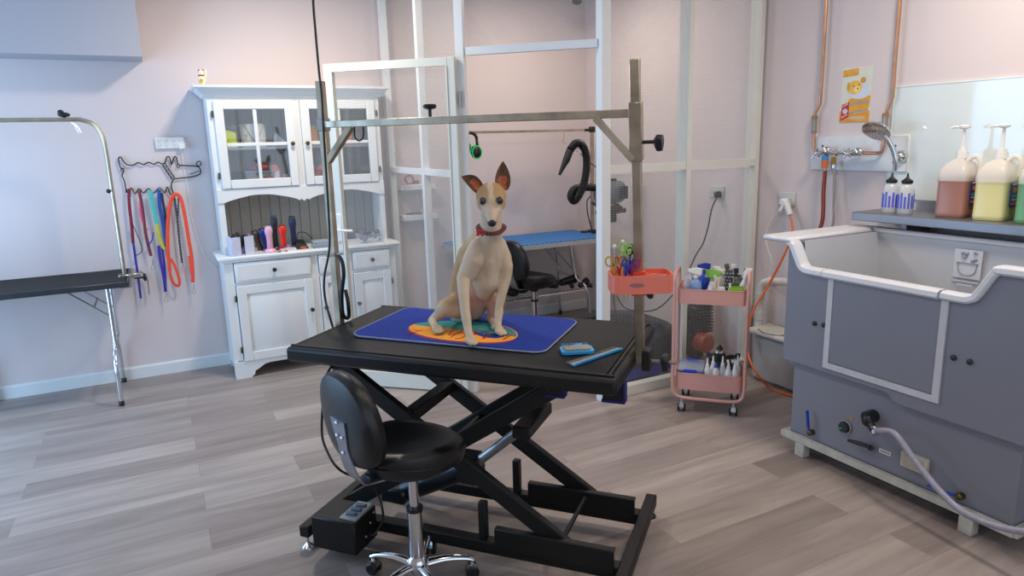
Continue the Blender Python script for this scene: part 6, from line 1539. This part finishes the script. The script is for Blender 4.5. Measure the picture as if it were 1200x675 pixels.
for u, v in ((.42, .665), (.60, .685), (.56, .615)): pat('puppy_eye' if v > .65 else 'puppy_nose', circ(u, v, .024, .014, 10), mat('#4a2a1c', .5), .0026, sheet)
pat('red_label', [(.05, .03), (.31, .10), (.31, .38), (.06, .33)], mat('#bf2f2c', .5), .0018, sheet)
pat('label_circle', circ(.19, .21, .085, .05, 16), mat('#c9c8da', .5), .0023, sheet)
g = G()
for v in (.10, .30): 
    for k_ in range(4): q = PP(.10 + .05 * k_, v + .014 * k_, .0024); g.box(q, (.0008, .006, .006))
build('label_print', g, PLW, sheet)
pat('bathmat', circ(.60, .08, .28, .035, 20), mat('#d9b98a', .5), .0012, sheet)
# wall outlet with plugs, white and orange cords
p = PX(923, 233, RX); t = outlet('wall_outlet', 'beige double outlet with two white plugs left of the tap board', V((RX, p.y, p.z)), 'x', .13, .085)
t = thing('white_cord', 'thin white cord hanging from the outlet beside the bath', 'cord', tuple(PX(918, 240, RX - .03)))
build('plug', G().box(PX(919, 237, RX - .035), (.05, .055, .05), bev=.012).cyl(PX(919, 240, RX - .05), PX(914, 247, RX - .06), .012), PLW, t)
build('cable', G().tube([PX(x, y, RX - .05) for x, y in ((916, 243), (905, 256), (897, 275), (900, 292), (904, 305), (902, 322), (903, 333), (910, 343), (925, 350))], .004, 6, k=6), PLW, t)
t = thing('orange_cord', 'orange extension cord looping from the outlet down to the floor', 'cord', tuple(PX(925, 245, RX - .03)))
build('plug', G().cyl(PX(922, 240, RX - .05), PX(926, 252, RX - .06), .022, .017).ball(PX(922, 240, RX - .045), (.02, .026, .024)), mat('#e4e2dc', .4), t)
build('cable', G().tube([PX(926, 254, 3.54), PX(929, 266, 3.53), PX(926, 282, 3.50), PX(915, 307, 3.47), PX(900, 335, 3.44), PX(884, 362, 3.36), PX(877, 385, 3.33), PX(875, 405, 3.30), PX(880, 425, 3.27), PX(890, 442, 3.28), FL(905, 456, .009), FL(925, 463, .009), FL(950, 469, .009), FL(985, 474, .009)], .0075, 8, k=7), mat('#e8702a', .5), t)
# pvc waste pipe and the grey sump box
t = thing('waste_pipe', 'white plastic waste pipe elbow on the wall above the sump box', 'pipe', tuple(PX(893, 380, 3.50)))
XW = 3.50
g = G().tube([PX(945, 331, XW), PX(910, 330, XW), PX(900, 330, XW), PX(894, 333, XW), PX(891, 342, XW), PX(889, 360, XW), PX(888, 386, XW)], .026, 14, k=3); build('pipe', g, mat('#dcdad2', .4), t)
for (a, b) in (((908, 330), (902, 330)), ((891, 343), (890, 350)), ((889.5, 365), (889, 374))): build('pipe_collar', G().cyl(PX(*a, XW), PX(*b, XW), .032, n=16), mat('#cfcdc6', .4), t)
t = thing('sump_box', 'grey plastic sump box with pale lid on the floor beside the bath', 'box', (3.49, 2.80, 0))
build('box_body', G().box((3.485, 2.83, .16), (.17, .70, .32), bev=.03), mat('#a9a7a6', .5), t)
build('lid', G().box((3.480, 2.83, .335), (.215, .74, .032), bev=.010), mat('#cbc7bd', .5), t)
build('lid_wire', G().tube([V((3.40, 3.12, .354)), V((3.36, 3.02, .355)), V((3.42, 2.93, .356)), V((3.50, 2.95, .40)), V((3.55, 2.9, .42))], .003, 6, k=6), mat('#55565a', .5), t)
